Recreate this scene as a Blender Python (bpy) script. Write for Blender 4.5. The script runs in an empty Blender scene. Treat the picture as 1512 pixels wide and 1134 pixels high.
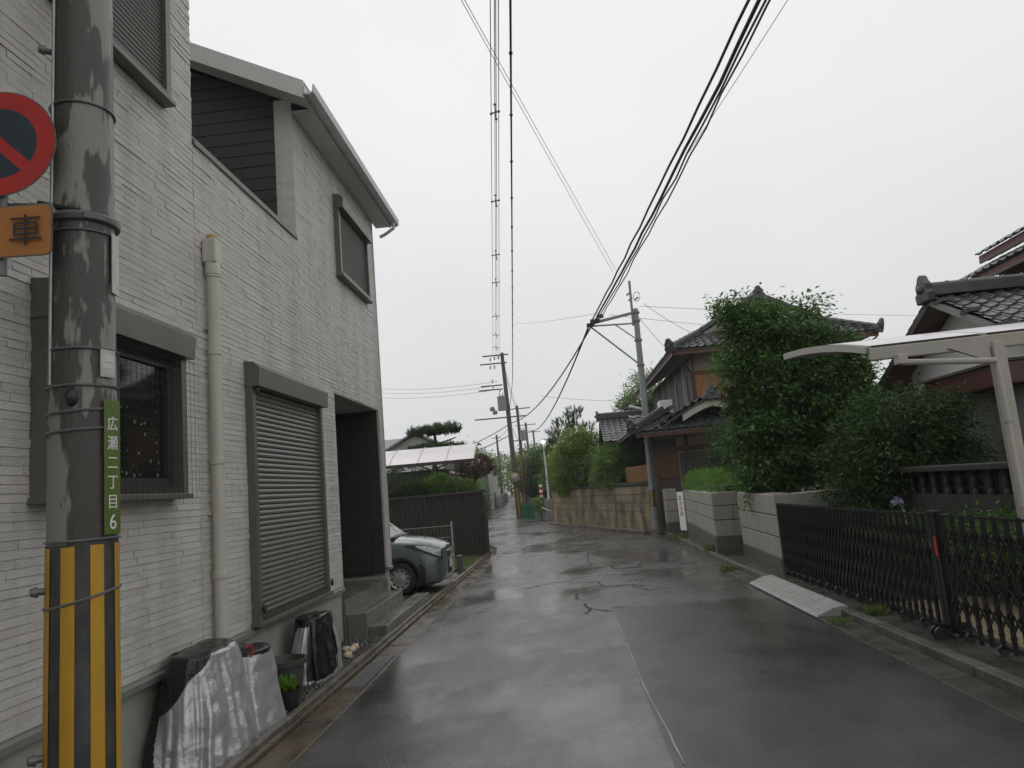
import bpy, bmesh, math, random
from mathutils import Vector, Matrix, noise
R_ = math.radians
random.seed(7)
scene = bpy.context.scene
col = scene.collection

# ---------------------------------------------------------------- camera
F_PX, CAM_Z = 1075.0, 1.70
YAW, PITCH, ROLL = R_(-3.37), R_(8.22), R_(-4.86)
def cam_axes():
    cy, sy = math.cos(YAW), math.sin(YAW)
    f = Vector((sy * math.cos(PITCH), cy * math.cos(PITCH), math.sin(PITCH)))
    r = Vector((cy, -sy, 0)); u = r.cross(f)
    c, s = math.cos(ROLL), math.sin(ROLL)
    return c * r + s * u, -s * r + c * u, f
CR, CU, CF = cam_axes()
cam_data = bpy.data.cameras.new('camera')
cam = bpy.data.objects.new('camera', cam_data); col.objects.link(cam)
cam_data.sensor_width = 36.0; cam_data.sensor_fit = 'HORIZONTAL'
cam_data.lens = F_PX / 1512 * 36
cam_data.clip_start = 0.05; cam_data.clip_end = 3000
cam.matrix_world = Matrix(((CR.x, CU.x, -CF.x, 0), (CR.y, CU.y, -CF.y, 0), (CR.z, CU.z, -CF.z, CAM_Z), (0, 0, 0, 1)))
scene.camera = cam

HAZE_D = 0.0007
# ---------------------------------------------------------------- sky, sun, exposure
world = bpy.data.worlds.new('World'); scene.world = world; world.use_nodes = True
nt = world.node_tree; nt.nodes.clear()
wo = nt.nodes.new('ShaderNodeOutputWorld'); bg = nt.nodes.new('ShaderNodeBackground')
sky = nt.nodes.new('ShaderNodeTexSky'); sky.sky_type = 'NISHITA'; sky.sun_disc = False
SUN_EL, SUN_AZ = R_(58), R_(-40)
sky.sun_elevation = SUN_EL; sky.sun_rotation = SUN_AZ
hsv = nt.nodes.new('ShaderNodeHueSaturation'); hsv.inputs['Saturation'].default_value = 0.12
tc = nt.nodes.new('ShaderNodeTexCoord'); sep = nt.nodes.new('ShaderNodeSeparateXYZ')
rmp = nt.nodes.new('ShaderNodeValToRGB')
rmp.color_ramp.elements[0].position = 0.0; rmp.color_ramp.elements[0].color = (0.665, 0.675, 0.68, 1)
rmp.color_ramp.elements[1].position = 1.0; rmp.color_ramp.elements[1].color = (1.0, 1.0, 1.0, 1)
e = rmp.color_ramp.elements.new(0.12); e.color = (0.715, 0.725, 0.73, 1)
e = rmp.color_ramp.elements.new(0.45); e.color = (0.86, 0.87, 0.88, 1)
cn = nt.nodes.new('ShaderNodeTexNoise'); cn.inputs['Scale'].default_value = 1.6; cn.inputs['Detail'].default_value = 3
cm = nt.nodes.new('ShaderNodeMapRange'); cm.inputs[1].default_value = 0.3; cm.inputs[2].default_value = 0.7
cm.inputs[3].default_value = 10.2 * 0.94; cm.inputs[4].default_value = 10.2 * 1.05
mul = nt.nodes.new('ShaderNodeVectorMath'); mul.operation = 'SCALE'
mix = nt.nodes.new('ShaderNodeMix'); mix.data_type = 'RGBA'; mix.inputs[0].default_value = 0.9
nt.links.new(tc.outputs['Generated'], sep.inputs[0]); nt.links.new(sep.outputs['Z'], rmp.inputs[0])
nt.links.new(tc.outputs['Generated'], cn.inputs['Vector']); nt.links.new(cn.outputs['Fac'], cm.inputs[0])
nt.links.new(rmp.outputs[0], mul.inputs[0]); nt.links.new(cm.outputs[0], mul.inputs['Scale'])
nt.links.new(sky.outputs[0], hsv.inputs['Color'])
nt.links.new(hsv.outputs[0], mix.inputs[6]); nt.links.new(mul.outputs[0], mix.inputs[7])
nt.links.new(mix.outputs[2], bg.inputs['Color']); bg.inputs['Strength'].default_value = 0.1
nt.links.new(bg.outputs[0], wo.inputs['Surface'])
sun_d = bpy.data.lights.new('sun', 'SUN'); sun_d.energy = 0.5; sun_d.angle = R_(40); sun_d.color = (1, 0.97, 0.93)
sun = bpy.data.objects.new('sun', sun_d); col.objects.link(sun)
sd = Vector((math.sin(SUN_AZ) * math.cos(SUN_EL), math.cos(SUN_AZ) * math.cos(SUN_EL), math.sin(SUN_EL)))
sun.rotation_euler = sd.to_track_quat('Z', 'Y').to_euler(); sun.location = (0, 0, 30)
vs = scene.view_settings; vs.view_transform = 'Standard'; vs.look = 'None'; vs.exposure = 0.0; vs.gamma = 1.0
vs.use_curve_mapping = False
scene.render.engine = 'CYCLES'
scene.cycles.max_bounces = 6; scene.cycles.transparent_max_bounces = 12; scene.cycles.volume_bounces = 1

# ---------------------------------------------------------------- photo pixel -> place
def ray(px, py): return CR * ((px - 756) / F_PX) + CU * ((567 - py) / F_PX) + CF
O = Vector((0, 0, CAM_Z))
def ax(px, py, x): d = ray(px, py); return O + d * (x / d.x)
def ay(px, py, y): d = ray(px, py); return O + d * (y / d.y)
def ag(px, py): d = ray(px, py); return O + d * (-CAM_Z / (d.z + 0.007 * d.y))
def zg(y):
    if y < -30: return 0.21
    if y < 45: return -0.007 * y
    if y < 55: return -0.315
    return -0.315 + 0.02 * (min(y, 160) - 55)

# ---------------------------------------------------------------- materials
def new_mat(name):
    m = bpy.data.materials.new(name); m.use_nodes = True
    n = m.node_tree.nodes; b = n['Principled BSDF']
    return m, m.node_tree, n, m.node_tree.links, b
def mat(name, c, rough=0.5, var=0.12, scale=6.0, stretch=(1, 1, 1), bump=0.0, bscale=40.0, metal=0.0, spec=0.5, c2=None, thr=None, coat=0.0, rvar=0.0, detail=5.0, objspace=False, grime=0.0):
    """base colour with large and small variation, optional second colour in noise patches, fine bump"""
    m, t, n, l, b = new_mat(name)
    tcn = n.new('ShaderNodeTexCoord'); mp = n.new('ShaderNodeMapping'); mp.inputs['Scale'].default_value = stretch
    if objspace: l.new(tcn.outputs['Object'], mp.inputs['Vector'])
    else:
        g = n.new('ShaderNodeNewGeometry'); l.new(g.outputs['Position'], mp.inputs['Vector'])
    nz = n.new('ShaderNodeTexNoise'); nz.inputs['Scale'].default_value = scale; nz.inputs['Detail'].default_value = detail
    nz.inputs['Roughness'].default_value = 0.62
    l.new(mp.outputs[0], nz.inputs['Vector'])
    r = n.new('ShaderNodeValToRGB'); el = r.color_ramp.elements
    lo = [max(0, v * (1 - var)) for v in c]; hi = [min(1, v * (1 + var)) for v in c]
    if c2 is None:
        el[0].position, el[1].position = 0.3, 0.7
        el[0].color, el[1].color = (*lo, 1), (*hi, 1)
    else:
        a, w = thr or (0.5, 0.08)
        el[0].position, el[1].position = a - w, a + w
        el[0].color, el[1].color = (*c, 1), (*c2, 1)
    l.new(nz.outputs['Fac'], r.inputs[0]); l.new(r.outputs[0], b.inputs['Base Color'])
    if grime:                                    # rain streaks and dirt
        mg = n.new('ShaderNodeMapping'); mg.inputs['Scale'].default_value = (2.2, 2.2, 0.22)
        gg = n.new('ShaderNodeNewGeometry'); l.new(gg.outputs['Position'], mg.inputs['Vector'])
        ng = n.new('ShaderNodeTexNoise'); ng.inputs['Scale'].default_value = 1.6; ng.inputs['Detail'].default_value = 6; l.new(mg.outputs[0], ng.inputs['Vector'])
        rg_ = n.new('ShaderNodeValToRGB'); rg_.color_ramp.elements[0].position = .33; rg_.color_ramp.elements[1].position = .58
        q_ = 1 - grime; rg_.color_ramp.elements[0].color = (q_, q_ * .985, q_ * .95, 1); rg_.color_ramp.elements[1].color = (1, 1, 1, 1)
        l.new(ng.outputs['Fac'], rg_.inputs[0]); mm_ = n.new('ShaderNodeMix'); mm_.data_type = 'RGBA'; mm_.blend_type = 'MULTIPLY'; mm_.inputs[0].default_value = 1
        l.new(r.outputs[0], mm_.inputs[6]); l.new(rg_.outputs[0], mm_.inputs[7]); l.new(mm_.outputs[2], b.inputs['Base Color'])
    b.inputs['Roughness'].default_value = rough; b.inputs['Metallic'].default_value = metal
    b.inputs['Specular IOR Level'].default_value = spec; b.inputs['Coat Weight'].default_value = coat
    b.inputs['Coat Roughness'].default_value = 0.05
    if rvar:
        mr = n.new('ShaderNodeMapRange'); mr.inputs[1].default_value = 0.35; mr.inputs[2].default_value = 0.65
        mr.inputs[3].default_value = max(0.03, rough - rvar); mr.inputs[4].default_value = rough + rvar
        n2 = n.new('ShaderNodeTexNoise'); n2.inputs['Scale'].default_value = scale * 1.7; n2.inputs['Detail'].default_value = 4
        l.new(mp.outputs[0], n2.inputs['Vector']); l.new(n2.outputs['Fac'], mr.inputs[0]); l.new(mr.outputs[0], b.inputs['Roughness'])
    if bump:
        nb = n.new('ShaderNodeTexNoise'); nb.inputs['Scale'].default_value = bscale; nb.inputs['Detail'].default_value = 4
        l.new(mp.outputs[0], nb.inputs['Vector'])
        bp = n.new('ShaderNodeBump'); bp.inputs['Strength'].default_value = bump; bp.inputs['Distance'].default_value = 0.02
        l.new(nb.outputs['Fac'], bp.inputs['Height']); l.new(bp.outputs[0], b.inputs['Normal'])
    return m
def leaf_mat(name, dark, light, rough=0.45, third=None):
    m, t, n, l, b = new_mat(name)
    a = n.new('ShaderNodeAttribute'); a.attribute_name = 'tint'
    r = n.new('ShaderNodeValToRGB'); el = r.color_ramp.elements
    el[0].color, el[1].color = (*dark, 1), (*light, 1); el[0].position, el[1].position = 0.0, 0.86
    if third: q = el.new(0.97); q.color = (*third, 1); el[1].position = 0.93 if False else el[1].position
    l.new(a.outputs['Fac'], r.inputs[0]); l.new(r.outputs[0], b.inputs['Base Color'])
    b.inputs['Roughness'].default_value = rough; b.inputs['Specular IOR Level'].default_value = 0.25
    tr = n.new('ShaderNodeBsdfTranslucent'); ms = n.new('ShaderNodeMixShader'); ms.inputs[0].default_value = 0.3
    hs = n.new('ShaderNodeHueSaturation'); hs.inputs['Value'].default_value = 1.5; hs.inputs['Hue'].default_value = 0.49
    l.new(r.outputs[0], hs.inputs['Color']); l.new(hs.outputs[0], tr.inputs['Color'])
    l.new(b.outputs[0], ms.inputs[1]); l.new(tr.outputs[0], ms.inputs[2])
    l.new(ms.outputs[0], n['Material Output'].inputs['Surface'])
    return m

# ---------------------------------------------------------------- mesh helpers
BASE = {}
def tag(o, label=None, cat=None, group=None, kind=None):
    if label: o['label'] = label
    if cat: o['category'] = cat
    if group: o['group'] = group
    if kind: o['kind'] = kind
    return o
def thing(name, label, cat, base=(0, 0, 0), group=None):
    o = bpy.data.objects.new(name, None); col.objects.link(o); o.location = base
    o.empty_display_size = 0.2
    BASE[o] = Vector(base); return tag(o, label, cat, group)
class MB:
    def __init__(s): s.v = []; s.f = []; s.tint = None
    def add(s, vs, fs):
        k = len(s.v); s.v += [tuple(v) for v in vs]; s.f += [tuple(i + k for i in f) for f in fs]; return s
    def box(s, x0, x1, y0, y1, z0, z1):
        return s.add([(x0, y0, z0), (x1, y0, z0), (x1, y1, z0), (x0, y1, z0), (x0, y0, z1), (x1, y0, z1), (x1, y1, z1), (x0, y1, z1)],
                     [(0, 3, 2, 1), (4, 5, 6, 7), (0, 1, 5, 4), (1, 2, 6, 5), (2, 3, 7, 6), (3, 0, 4, 7)])
    def obox(s, c, u, v, w):
        """box with centre c and half-axis vectors u, v, w"""
        c, u, v, w = Vector(c), Vector(u), Vector(v), Vector(w)
        P = [c - u - v - w, c + u - v - w, c + u + v - w, c - u + v - w, c - u - v + w, c + u - v + w, c + u + v + w, c - u + v + w]
        return s.add(P, [(0, 3, 2, 1), (4, 5, 6, 7), (0, 1, 5, 4), (1, 2, 6, 5), (2, 3, 7, 6), (3, 0, 4, 7)])
    def bar(s, a, b, w, h=None, up=(0, 0, 1)):
        a, b = Vector(a), Vector(b); d = (b - a); L = d.length; d /= L; h = h or w
        u = d.cross(Vector(up))
        if u.length < 1e-4: u = d.cross(Vector((0, 1, 0)))
        u.normalize(); v = u.cross(d)
        return s.obox((a + b) / 2, d * L / 2, u * w / 2, v * h / 2)
    def prism(s, poly, d):
        """extrude a planar polygon (3D points) along vector d"""
        n = len(poly); d = Vector(d); P = [Vector(p) for p in poly]
        return s.add(P + [p + d for p in P], [tuple(range(n))[::-1], tuple(range(n, 2 * n))] + [(i, (i + 1) % n, n + (i + 1) % n, n + i) for i in range(n)])
    def tube(s, pts, r, n=8, cap=True):
        pts = [Vector(p) for p in pts]; k = len(s.v); m = len(pts)
        rs = r if isinstance(r, (list, tuple)) else [r] * m
        up = None
        for i, p in enumerate(pts):
            d = (pts[min(i + 1, m - 1)] - pts[max(i - 1, 0)]).normalized()
            if up is None:
                up = d.orthogonal().normalized()
            else:
                up = (up - d * up.dot(d)).normalized()
            w = d.cross(up)
            for j in range(n):
                a = 2 * math.pi * j / n
                s.v.append(tuple(p + (up * math.cos(a) + w * math.sin(a)) * rs[i]))
        for i in range(m - 1):
            for j in range(n):
                a, b = k + i * n + j, k + i * n + (j + 1) % n
                s.f.append((a, b, b + n, a + n))
        if cap:
            s.f.append(tuple(range(k + n - 1, k - 1, -1))); s.f.append(tuple(range(k + (m - 1) * n, k + m * n)))
        return s
    def lathe(s, prof, c=(0, 0, 0), n=20, axis='z', cap=False):
        k = len(s.v); c = Vector(c)
        for (r, h) in prof:
            for j in range(n):
                a = 2 * math.pi * j / n; x, y = r * math.cos(a), r * math.sin(a)
                p = (x, y, h) if axis == 'z' else ((x, h, y) if axis == 'y' else (h, x, y))
                s.v.append(tuple(c + Vector(p)))
        for i in range(len(prof) - 1):
            for j in range(n):
                a, b = k + i * n + j, k + i * n + (j + 1) % n
                f = (a, b, b + n, a + n)
                s.f.append(f if axis != 'y' else f[::-1])
        if cap:
            s.f.append(tuple(range(k, k + n))[::-1]); s.f.append(tuple(range(k + (len(prof) - 1) * n, k + len(prof) * n)))
        return s
    def grid(s, nu, nv, fn):
        k = len(s.v)
        for i in range(nu + 1):
            for j in range(nv + 1): s.v.append(tuple(fn(i / nu, j / nv)))
        for i in range(nu):
            for j in range(nv):
                a = k + i * (nv + 1) + j; s.f.append((a, a + nv + 1, a + nv + 2, a + 1))
        return s
    def ball(s, c, r, n=8, m=5):
        rx, ry, rz = r if isinstance(r, (list, tuple)) else (r, r, r); c = Vector(c)
        return s.grid(n, m, lambda u, v: c + Vector((rx * math.cos(2 * math.pi * u) * math.sin(math.pi * v), ry * math.sin(2 * math.pi * u) * math.sin(math.pi * v), -rz * math.cos(math.pi * v))))
    def mesh(s, name, base=Vector((0, 0, 0)), smooth=False):
        me = bpy.data.meshes.new(name)
        bx, by, bz = base
        me.from_pydata([(x - bx, y - by, z - bz) for x, y, z in s.v], [], s.f)
        if smooth:
            me.polygons.foreach_set('use_smooth', [True] * len(me.polygons))
            if smooth != 'all':
                try: me.set_sharp_from_angle(angle=R_(float(smooth) if smooth is not True else 40))
                except Exception: pass
        me.update(); return me
    def build(s, name, m, parent=None, base=None, smooth=False, bevel=0.0):
        if parent is not None: b = BASE[parent]
        else: b = Vector(base) if base is not None else Vector((0, 0, 0))
        me = s.mesh(name, b, smooth); me.materials.append(m)
        if s.tint is not None:
            at = me.attributes.new('tint', 'FLOAT', 'FACE'); at.data.foreach_set('value', s.tint)
        o = bpy.data.objects.new(name, me); col.objects.link(o); BASE[o] = b
        if parent is not None: o.parent = parent
        else: o.location = b
        if bevel:
            md = o.modifiers.new('bevel', 'BEVEL'); md.width = bevel; md.segments = 2; md.limit_method = 'ANGLE'; md.angle_limit = R_(50)
            md.harden_normals = False
        return o
def box(name, m, parent, x0, x1, y0, y1, z0, z1, bevel=0.0, base=None):
    return MB().box(x0, x1, y0, y1, z0, z1).build(name, m, parent, base, bevel=bevel)
def piece(name, me, parent, loc, rot=None, scale=None):
    """another piece that shares mesh data, child of parent; loc in world"""
    o = bpy.data.objects.new(name, me); col.objects.link(o); o.parent = parent
    o.location = Vector(loc) - BASE[parent]
    if rot is not None: o.rotation_euler = rot
    if scale is not None: o.scale = scale
    BASE[o] = BASE[parent]; return o
def text_mesh(body, m, parent, origin, right, up, size, extrude=0.001, align='CENTER', name='lettering', bold=0.0):
    c = bpy.data.curves.new('txt', 'FONT'); c.body = body; c.size = size; c.extrude = extrude; c.align_x = align; c.align_y = 'CENTER'; c.offset = bold
    o = bpy.data.objects.new('txt', c); col.objects.link(o)
    bpy.context.view_layer.update()
    me = bpy.data.meshes.new_from_object(o.evaluated_get(bpy.context.evaluated_depsgraph_get()))
    bpy.data.objects.remove(o); bpy.data.curves.remove(c)
    right = Vector(right).normalized(); up = Vector(up).normalized(); nrm = right.cross(up)
    b = BASE[parent]; og = Vector(origin) - b
    M = Matrix(((right.x, up.x, nrm.x, og.x), (right.y, up.y, nrm.y, og.y), (right.z, up.z, nrm.z, og.z), (0, 0, 0, 1)))
    me.transform(M); me.materials.clear(); me.materials.append(m)
    t = bpy.data.objects.new(name, me); col.objects.link(t); t.parent = parent; BASE[t] = b
    return t
def copy_tree(o, parent=None):
    c = o.copy(); col.objects.link(c); c.parent = parent
    for ch in list(o.children): copy_tree(ch, c)
    return c
def sag(a, b, s, n=24):
    a, b = Vector(a), Vector(b)
    return [a.lerp(b, i / n) - Vector((0, 0, 4 * s * (i / n) * (1 - i / n))) for i in range(n + 1)]
# ---------------------------------------------------------------- materials used across the street
M_SIDING = mat('white_siding', (0.605, 0.580, 0.540), 0.42, 0.10, 3.0, (1, 1, 5), 0.5, 42, rvar=0.1, grime=0.2)
M_SIDING_BACK = mat('siding_joint', (0.40, 0.385, 0.36), 0.7)
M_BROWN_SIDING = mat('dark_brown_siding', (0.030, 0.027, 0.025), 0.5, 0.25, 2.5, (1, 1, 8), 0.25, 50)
M_FOUND = mat('foundation_render', (0.34, 0.34, 0.30), 0.6, 0.12, 3, (1, 1, 1), 0.2, 80)
M_FLASH = mat('grey_flashing', (0.20, 0.20, 0.185), 0.35, 0.1)
M_ALU = mat('bronze_aluminium', (0.155, 0.145, 0.125), 0.38, 0.10, 5, metal=0.25)
M_ALU_D = mat('dark_aluminium', (0.05, 0.047, 0.043), 0.35, 0.1, 5)
M_SHUT = mat('shutter_slat_paint', (0.17, 0.165, 0.150), 0.32, 0.08, 4)
M_WHITEPAINT = mat('offwhite_paint', (0.62, 0.62, 0.60), 0.45, 0.05, 4)
M_GUTTERP = mat('pale_grey_gutter', (0.56, 0.57, 0.56), 0.35, 0.08, 4)
M_SLATE = mat('dark_roof_slate', (0.05, 0.05, 0.055), 0.4, 0.2, 4, bump=0.2)
M_PVC = mat('ivory_pvc', (0.52, 0.51, 0.43), 0.38, 0.08, 2.0, (4, 4, 0.6))
M_PVCCAP = mat('yellowed_cap', (0.50, 0.36, 0.14), 0.5, 0.15, 10)
M_BLACK = mat('black_plastic', (0.018, 0.018, 0.018), 0.42, 0.2, 8)
M_IRON = mat('black_gate_paint', (0.005, 0.005, 0.0055), 0.38, 0.25, 10, spec=0.3)
M_STEEL = mat('galvanised_steel', (0.34, 0.35, 0.35), 0.38, 0.18, 8, metal=0.55)
M_DARKSTEEL = mat('dull_band_steel', (0.16, 0.165, 0.16), 0.4, 0.2, 12, metal=0.4)
M_CONC = mat('wet_concrete', (0.16, 0.145, 0.115), 0.30, 0.3, 2.2, (1, 1, 1), 0.3, 70, c2=(0.085, 0.075, 0.058), thr=(0.5, 0.14), rvar=0.16)
M_KERB_R = mat('dark_kerb_concrete', (0.13, 0.12, 0.10), 0.42, 0.3, 3.0, (1, 1, 1), 0.4, 60, c2=(0.05, 0.047, 0.04), thr=(0.5, 0.16))
M_CONC_R = mat('dark_wet_paving', (0.060, 0.055, 0.046), 0.34, 0.3, 2.2, (1, 1, 1), 0.3, 70, c2=(0.030, 0.028, 0.024), thr=(0.5, 0.14), rvar=0.14)
M_KERB = mat('kerb_concrete', (0.17, 0.15, 0.12), 0.42, 0.3, 3.0, (1, 1, 1), 0.4, 60, c2=(0.075, 0.066, 0.05), thr=(0.52, 0.14))
M_MUDCONC = mat('brown_stained_gutter', (0.110, 0.082, 0.050), 0.25, 0.3, 2.4, (1.4, 0.7, 1), 0.25, 60, c2=(0.058, 0.048, 0.034), thr=(0.5, 0.12), rvar=0.17)
M_GRAVEL = mat('dark_gravel_soil', (0.035, 0.032, 0.028), 0.6, 0.4, 18, bump=1.0, bscale=45)
M_SOIL = mat('wet_soil', (0.045, 0.036, 0.026), 0.65, 0.4, 3, bump=0.8, bscale=20)
M_PEBBLE = mat('pebble', (0.10, 0.10, 0.095), 0.4, 0.5, 30)
M_SHELL = mat('pale_stone', (0.55, 0.42, 0.30), 0.5, 0.25, 14)
M_STEPT = mat('wet_step_tile', (0.135, 0.135, 0.115), 0.22, 0.25, 3, bump=0.15, bscale=60, rvar=0.12)
M_POLE = mat('old_pole_concrete', (0.062, 0.058, 0.050), 0.42, 0.2, 2.4, (2.0, 2.0, 0.5), 0.25, 45, c2=(0.23, 0.225, 0.20), thr=(0.54, 0.014), rvar=0.08, detail=4)
M_TAPE_D = mat('tiger_sheet_black', (0.040, 0.040, 0.040), 0.42, 0.5, 9, (1, 1, 0.6), c2=(0.075, 0.072, 0.066), thr=(0.55, 0.12))
M_TAPE_Y = mat('tiger_sheet_yellow', (0.50, 0.28, 0.022), 0.40, 0.14, 3, (1, 1, 0.6), bump=0.15, grime=0.22)
M_PLATE_G = mat('green_plate', (0.105, 0.155, 0.030), 0.38, 0.12, 8)
M_PLATE_W = mat('pale_plate', (0.50, 0.50, 0.47), 0.4, 0.2, 14)
M_PRINT_W = mat('white_print', (0.75, 0.76, 0.74), 0.5, 0.05)
M_PRINT_K = mat('black_print', (0.03, 0.03, 0.03), 0.5, 0.1)
M_PRINT_R = mat('red_print', (0.42, 0.09, 0.06), 0.5, 0.2, 40)
M_RED = mat('sign_red', (0.46, 0.028, 0.022), 0.35, 0.12, 5)
M_BLUE = mat('sign_blue', (0.022, 0.042, 0.060), 0.35, 0.12, 5)
M_ORANGE = mat('sign_orange', (0.42, 0.17, 0.045), 0.4, 0.12, 5)
M_SILVER = mat('silver_sheet', (0.50, 0.51, 0.515), 0.36, 0.12, 5, metal=0.55, bump=1.0, bscale=10)
M_BAG = mat('black_sheet', (0.012, 0.012, 0.012), 0.26, 0.3, 9, bump=0.9, bscale=11)
M_POT = mat('grey_green_pot', (0.060, 0.062, 0.052), 0.5, 0.15, 6)
M_BARK = mat('bark', (0.055, 0.043, 0.032), 0.8, 0.35, 9, (1, 1, 0.3), 0.8, 30)
M_GLASS_D = mat('dark_window_glass', (0.010, 0.013, 0.012), 0.05, 0.1, spec=0.7)
M_TILE = mat('smoked_roof_tile', (0.060, 0.062, 0.066), 0.25, 0.45, 7, bump=0.15, bscale=25, rvar=0.1)
M_TILE_RIDGE = mat('ridge_tile', (0.062, 0.062, 0.064), 0.35, 0.4, 5, bump=0.3, bscale=20)
M_PLASTER = mat('white_plaster', (0.66, 0.66, 0.64), 0.75, 0.06, 1.5, (1, 1, 0.5))
M_TANPLASTER = mat('tan_plaster', (0.30, 0.25, 0.18), 0.8, 0.12, 3)
M_WOODRED = mat('red_brown_wood', (0.105, 0.040, 0.028), 0.55, 0.25, 4)
M_WOODDARK = mat('weathered_dark_wood', (0.065, 0.052, 0.043), 0.65, 0.35, 6, (6, 6, 0.7), 0.3, 40)
M_CEDAR = mat('orange_cedar_board', (0.34, 0.165, 0.062), 0.6, 0.35, 5, (7, 7, 0.5), 0.3, 40, c2=(0.13, 0.055, 0.025), thr=(0.56, 0.10))
M_GREYWOOD = mat('grey_wood', (0.20, 0.19, 0.17), 0.65, 0.25, 5, (6, 6, 0.6))
M_STONE = mat('stained_wall_stone', (0.070, 0.062, 0.046), 0.6, 0.3, 1.3, (.9, .9, 0.55), 0.4, 30, c2=(0.34, 0.275, 0.16), thr=(0.50, 0.13), detail=9)
M_ASHLAR = mat('beige_ashlar', (0.275, 0.265, 0.225), 0.55, 0.14, 3, (2, 2, 0.6), 0.2, 60)
M_ASHBASE = mat('dark_wall_base', (0.075, 0.073, 0.062), 0.5, 0.25, 4, bump=0.2)
M_JOINT = mat('dark_joint', (0.028, 0.026, 0.022), 0.8)
M_NTT = mat('grey_steel_pole', (0.22, 0.235, 0.24), 0.42, 0.14, 3, (3, 3, 0.6))
M_CABLE = mat('black_cable', (0.022, 0.022, 0.024), 0.5, 0.1)
M_WIRE = mat('grey_wire', (0.10, 0.105, 0.11), 0.5, 0.1)
M_WOODPOLE = mat('brown_concrete_pole', (0.085, 0.066, 0.050), 0.6, 0.25, 4, (2, 2, 0.4))
M_BEIGE = mat('carport_beige', (0.36, 0.345, 0.30), 0.35, 0.06, 3)
M_BROWNPAINT = mat('maroon_fascia', (0.080, 0.030, 0.026), 0.4, 0.15, 3)
M_DKWALL = mat('blackened_concrete', (0.018, 0.018, 0.016), 0.55, 0.35, 3, bump=0.3)
M_CORR = mat('rusty_brown_corrugated', (0.055, 0.045, 0.036), 0.6, 0.3, 3, (5, 5, 0.5), c2=(0.030, 0.026, 0.023), thr=(0.5, 0.15))
M_HOUSEGREY = mat('far_grey_wall', (0.36, 0.355, 0.33), 0.7, 0.1, 2)
M_ROOFGREY = mat('far_grey_roof', (0.17, 0.175, 0.185), 0.45, 0.15, 4)
M_GREENFENCE = mat('green_fence', (0.035, 0.17, 0.085), 0.5, 0.15, 5)
M_WALLGREY = mat('grey_block_wall', (0.22, 0.22, 0.205), 0.7, 0.2, 3)
M_PANELGREY = mat('shutter_panel_grey', (0.24, 0.25, 0.235), 0.5, 0.06, 2)
M_YARD = mat('tan_driveway', (0.30, 0.24, 0.15), 0.4, 0.25, 3, bump=0.2)
M_RAMP = mat('grey_kerb_ramp', (0.33, 0.33, 0.32), 0.42, 0.14, 6, bump=0.15)

L_BROAD = leaf_mat('broad_leaf', (0.016, 0.048, 0.014), (0.095, 0.200, 0.040), 0.34, third=(0.19, 0.24, 0.04))
L_DARK = leaf_mat('dark_leaf', (0.012, 0.032, 0.009), (0.050, 0.110, 0.024), 0.42)
L_HEDGE = leaf_mat('bright_hedge_leaf', (0.045, 0.120, 0.018), (0.12, 0.26, 0.035), 0.45)
L_PINE = leaf_mat('pine_needle', (0.020, 0.050, 0.018), (0.075, 0.140, 0.042), 0.5)
L_LIGHT = leaf_mat('light_leaf', (0.085, 0.150, 0.028), (0.25, 0.36, 0.07), 0.42, third=(0.40, 0.16, 0.10))
L_FAR = leaf_mat('far_leaf', (0.060, 0.125, 0.028), (0.18, 0.29, 0.07), 0.5)
L_GRASS = leaf_mat('grass_blade', (0.050, 0.085, 0.016), (0.15, 0.21, 0.05), 0.5)
L_MAPLE = leaf_mat('dark_red_leaf', (0.045, 0.022, 0.022), (0.10, 0.05, 0.04), 0.5)
L_FLOWER = leaf_mat('flower_petal', (0.40, 0.10, 0.12), (0.55, 0.45, 0.12), 0.5)
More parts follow.
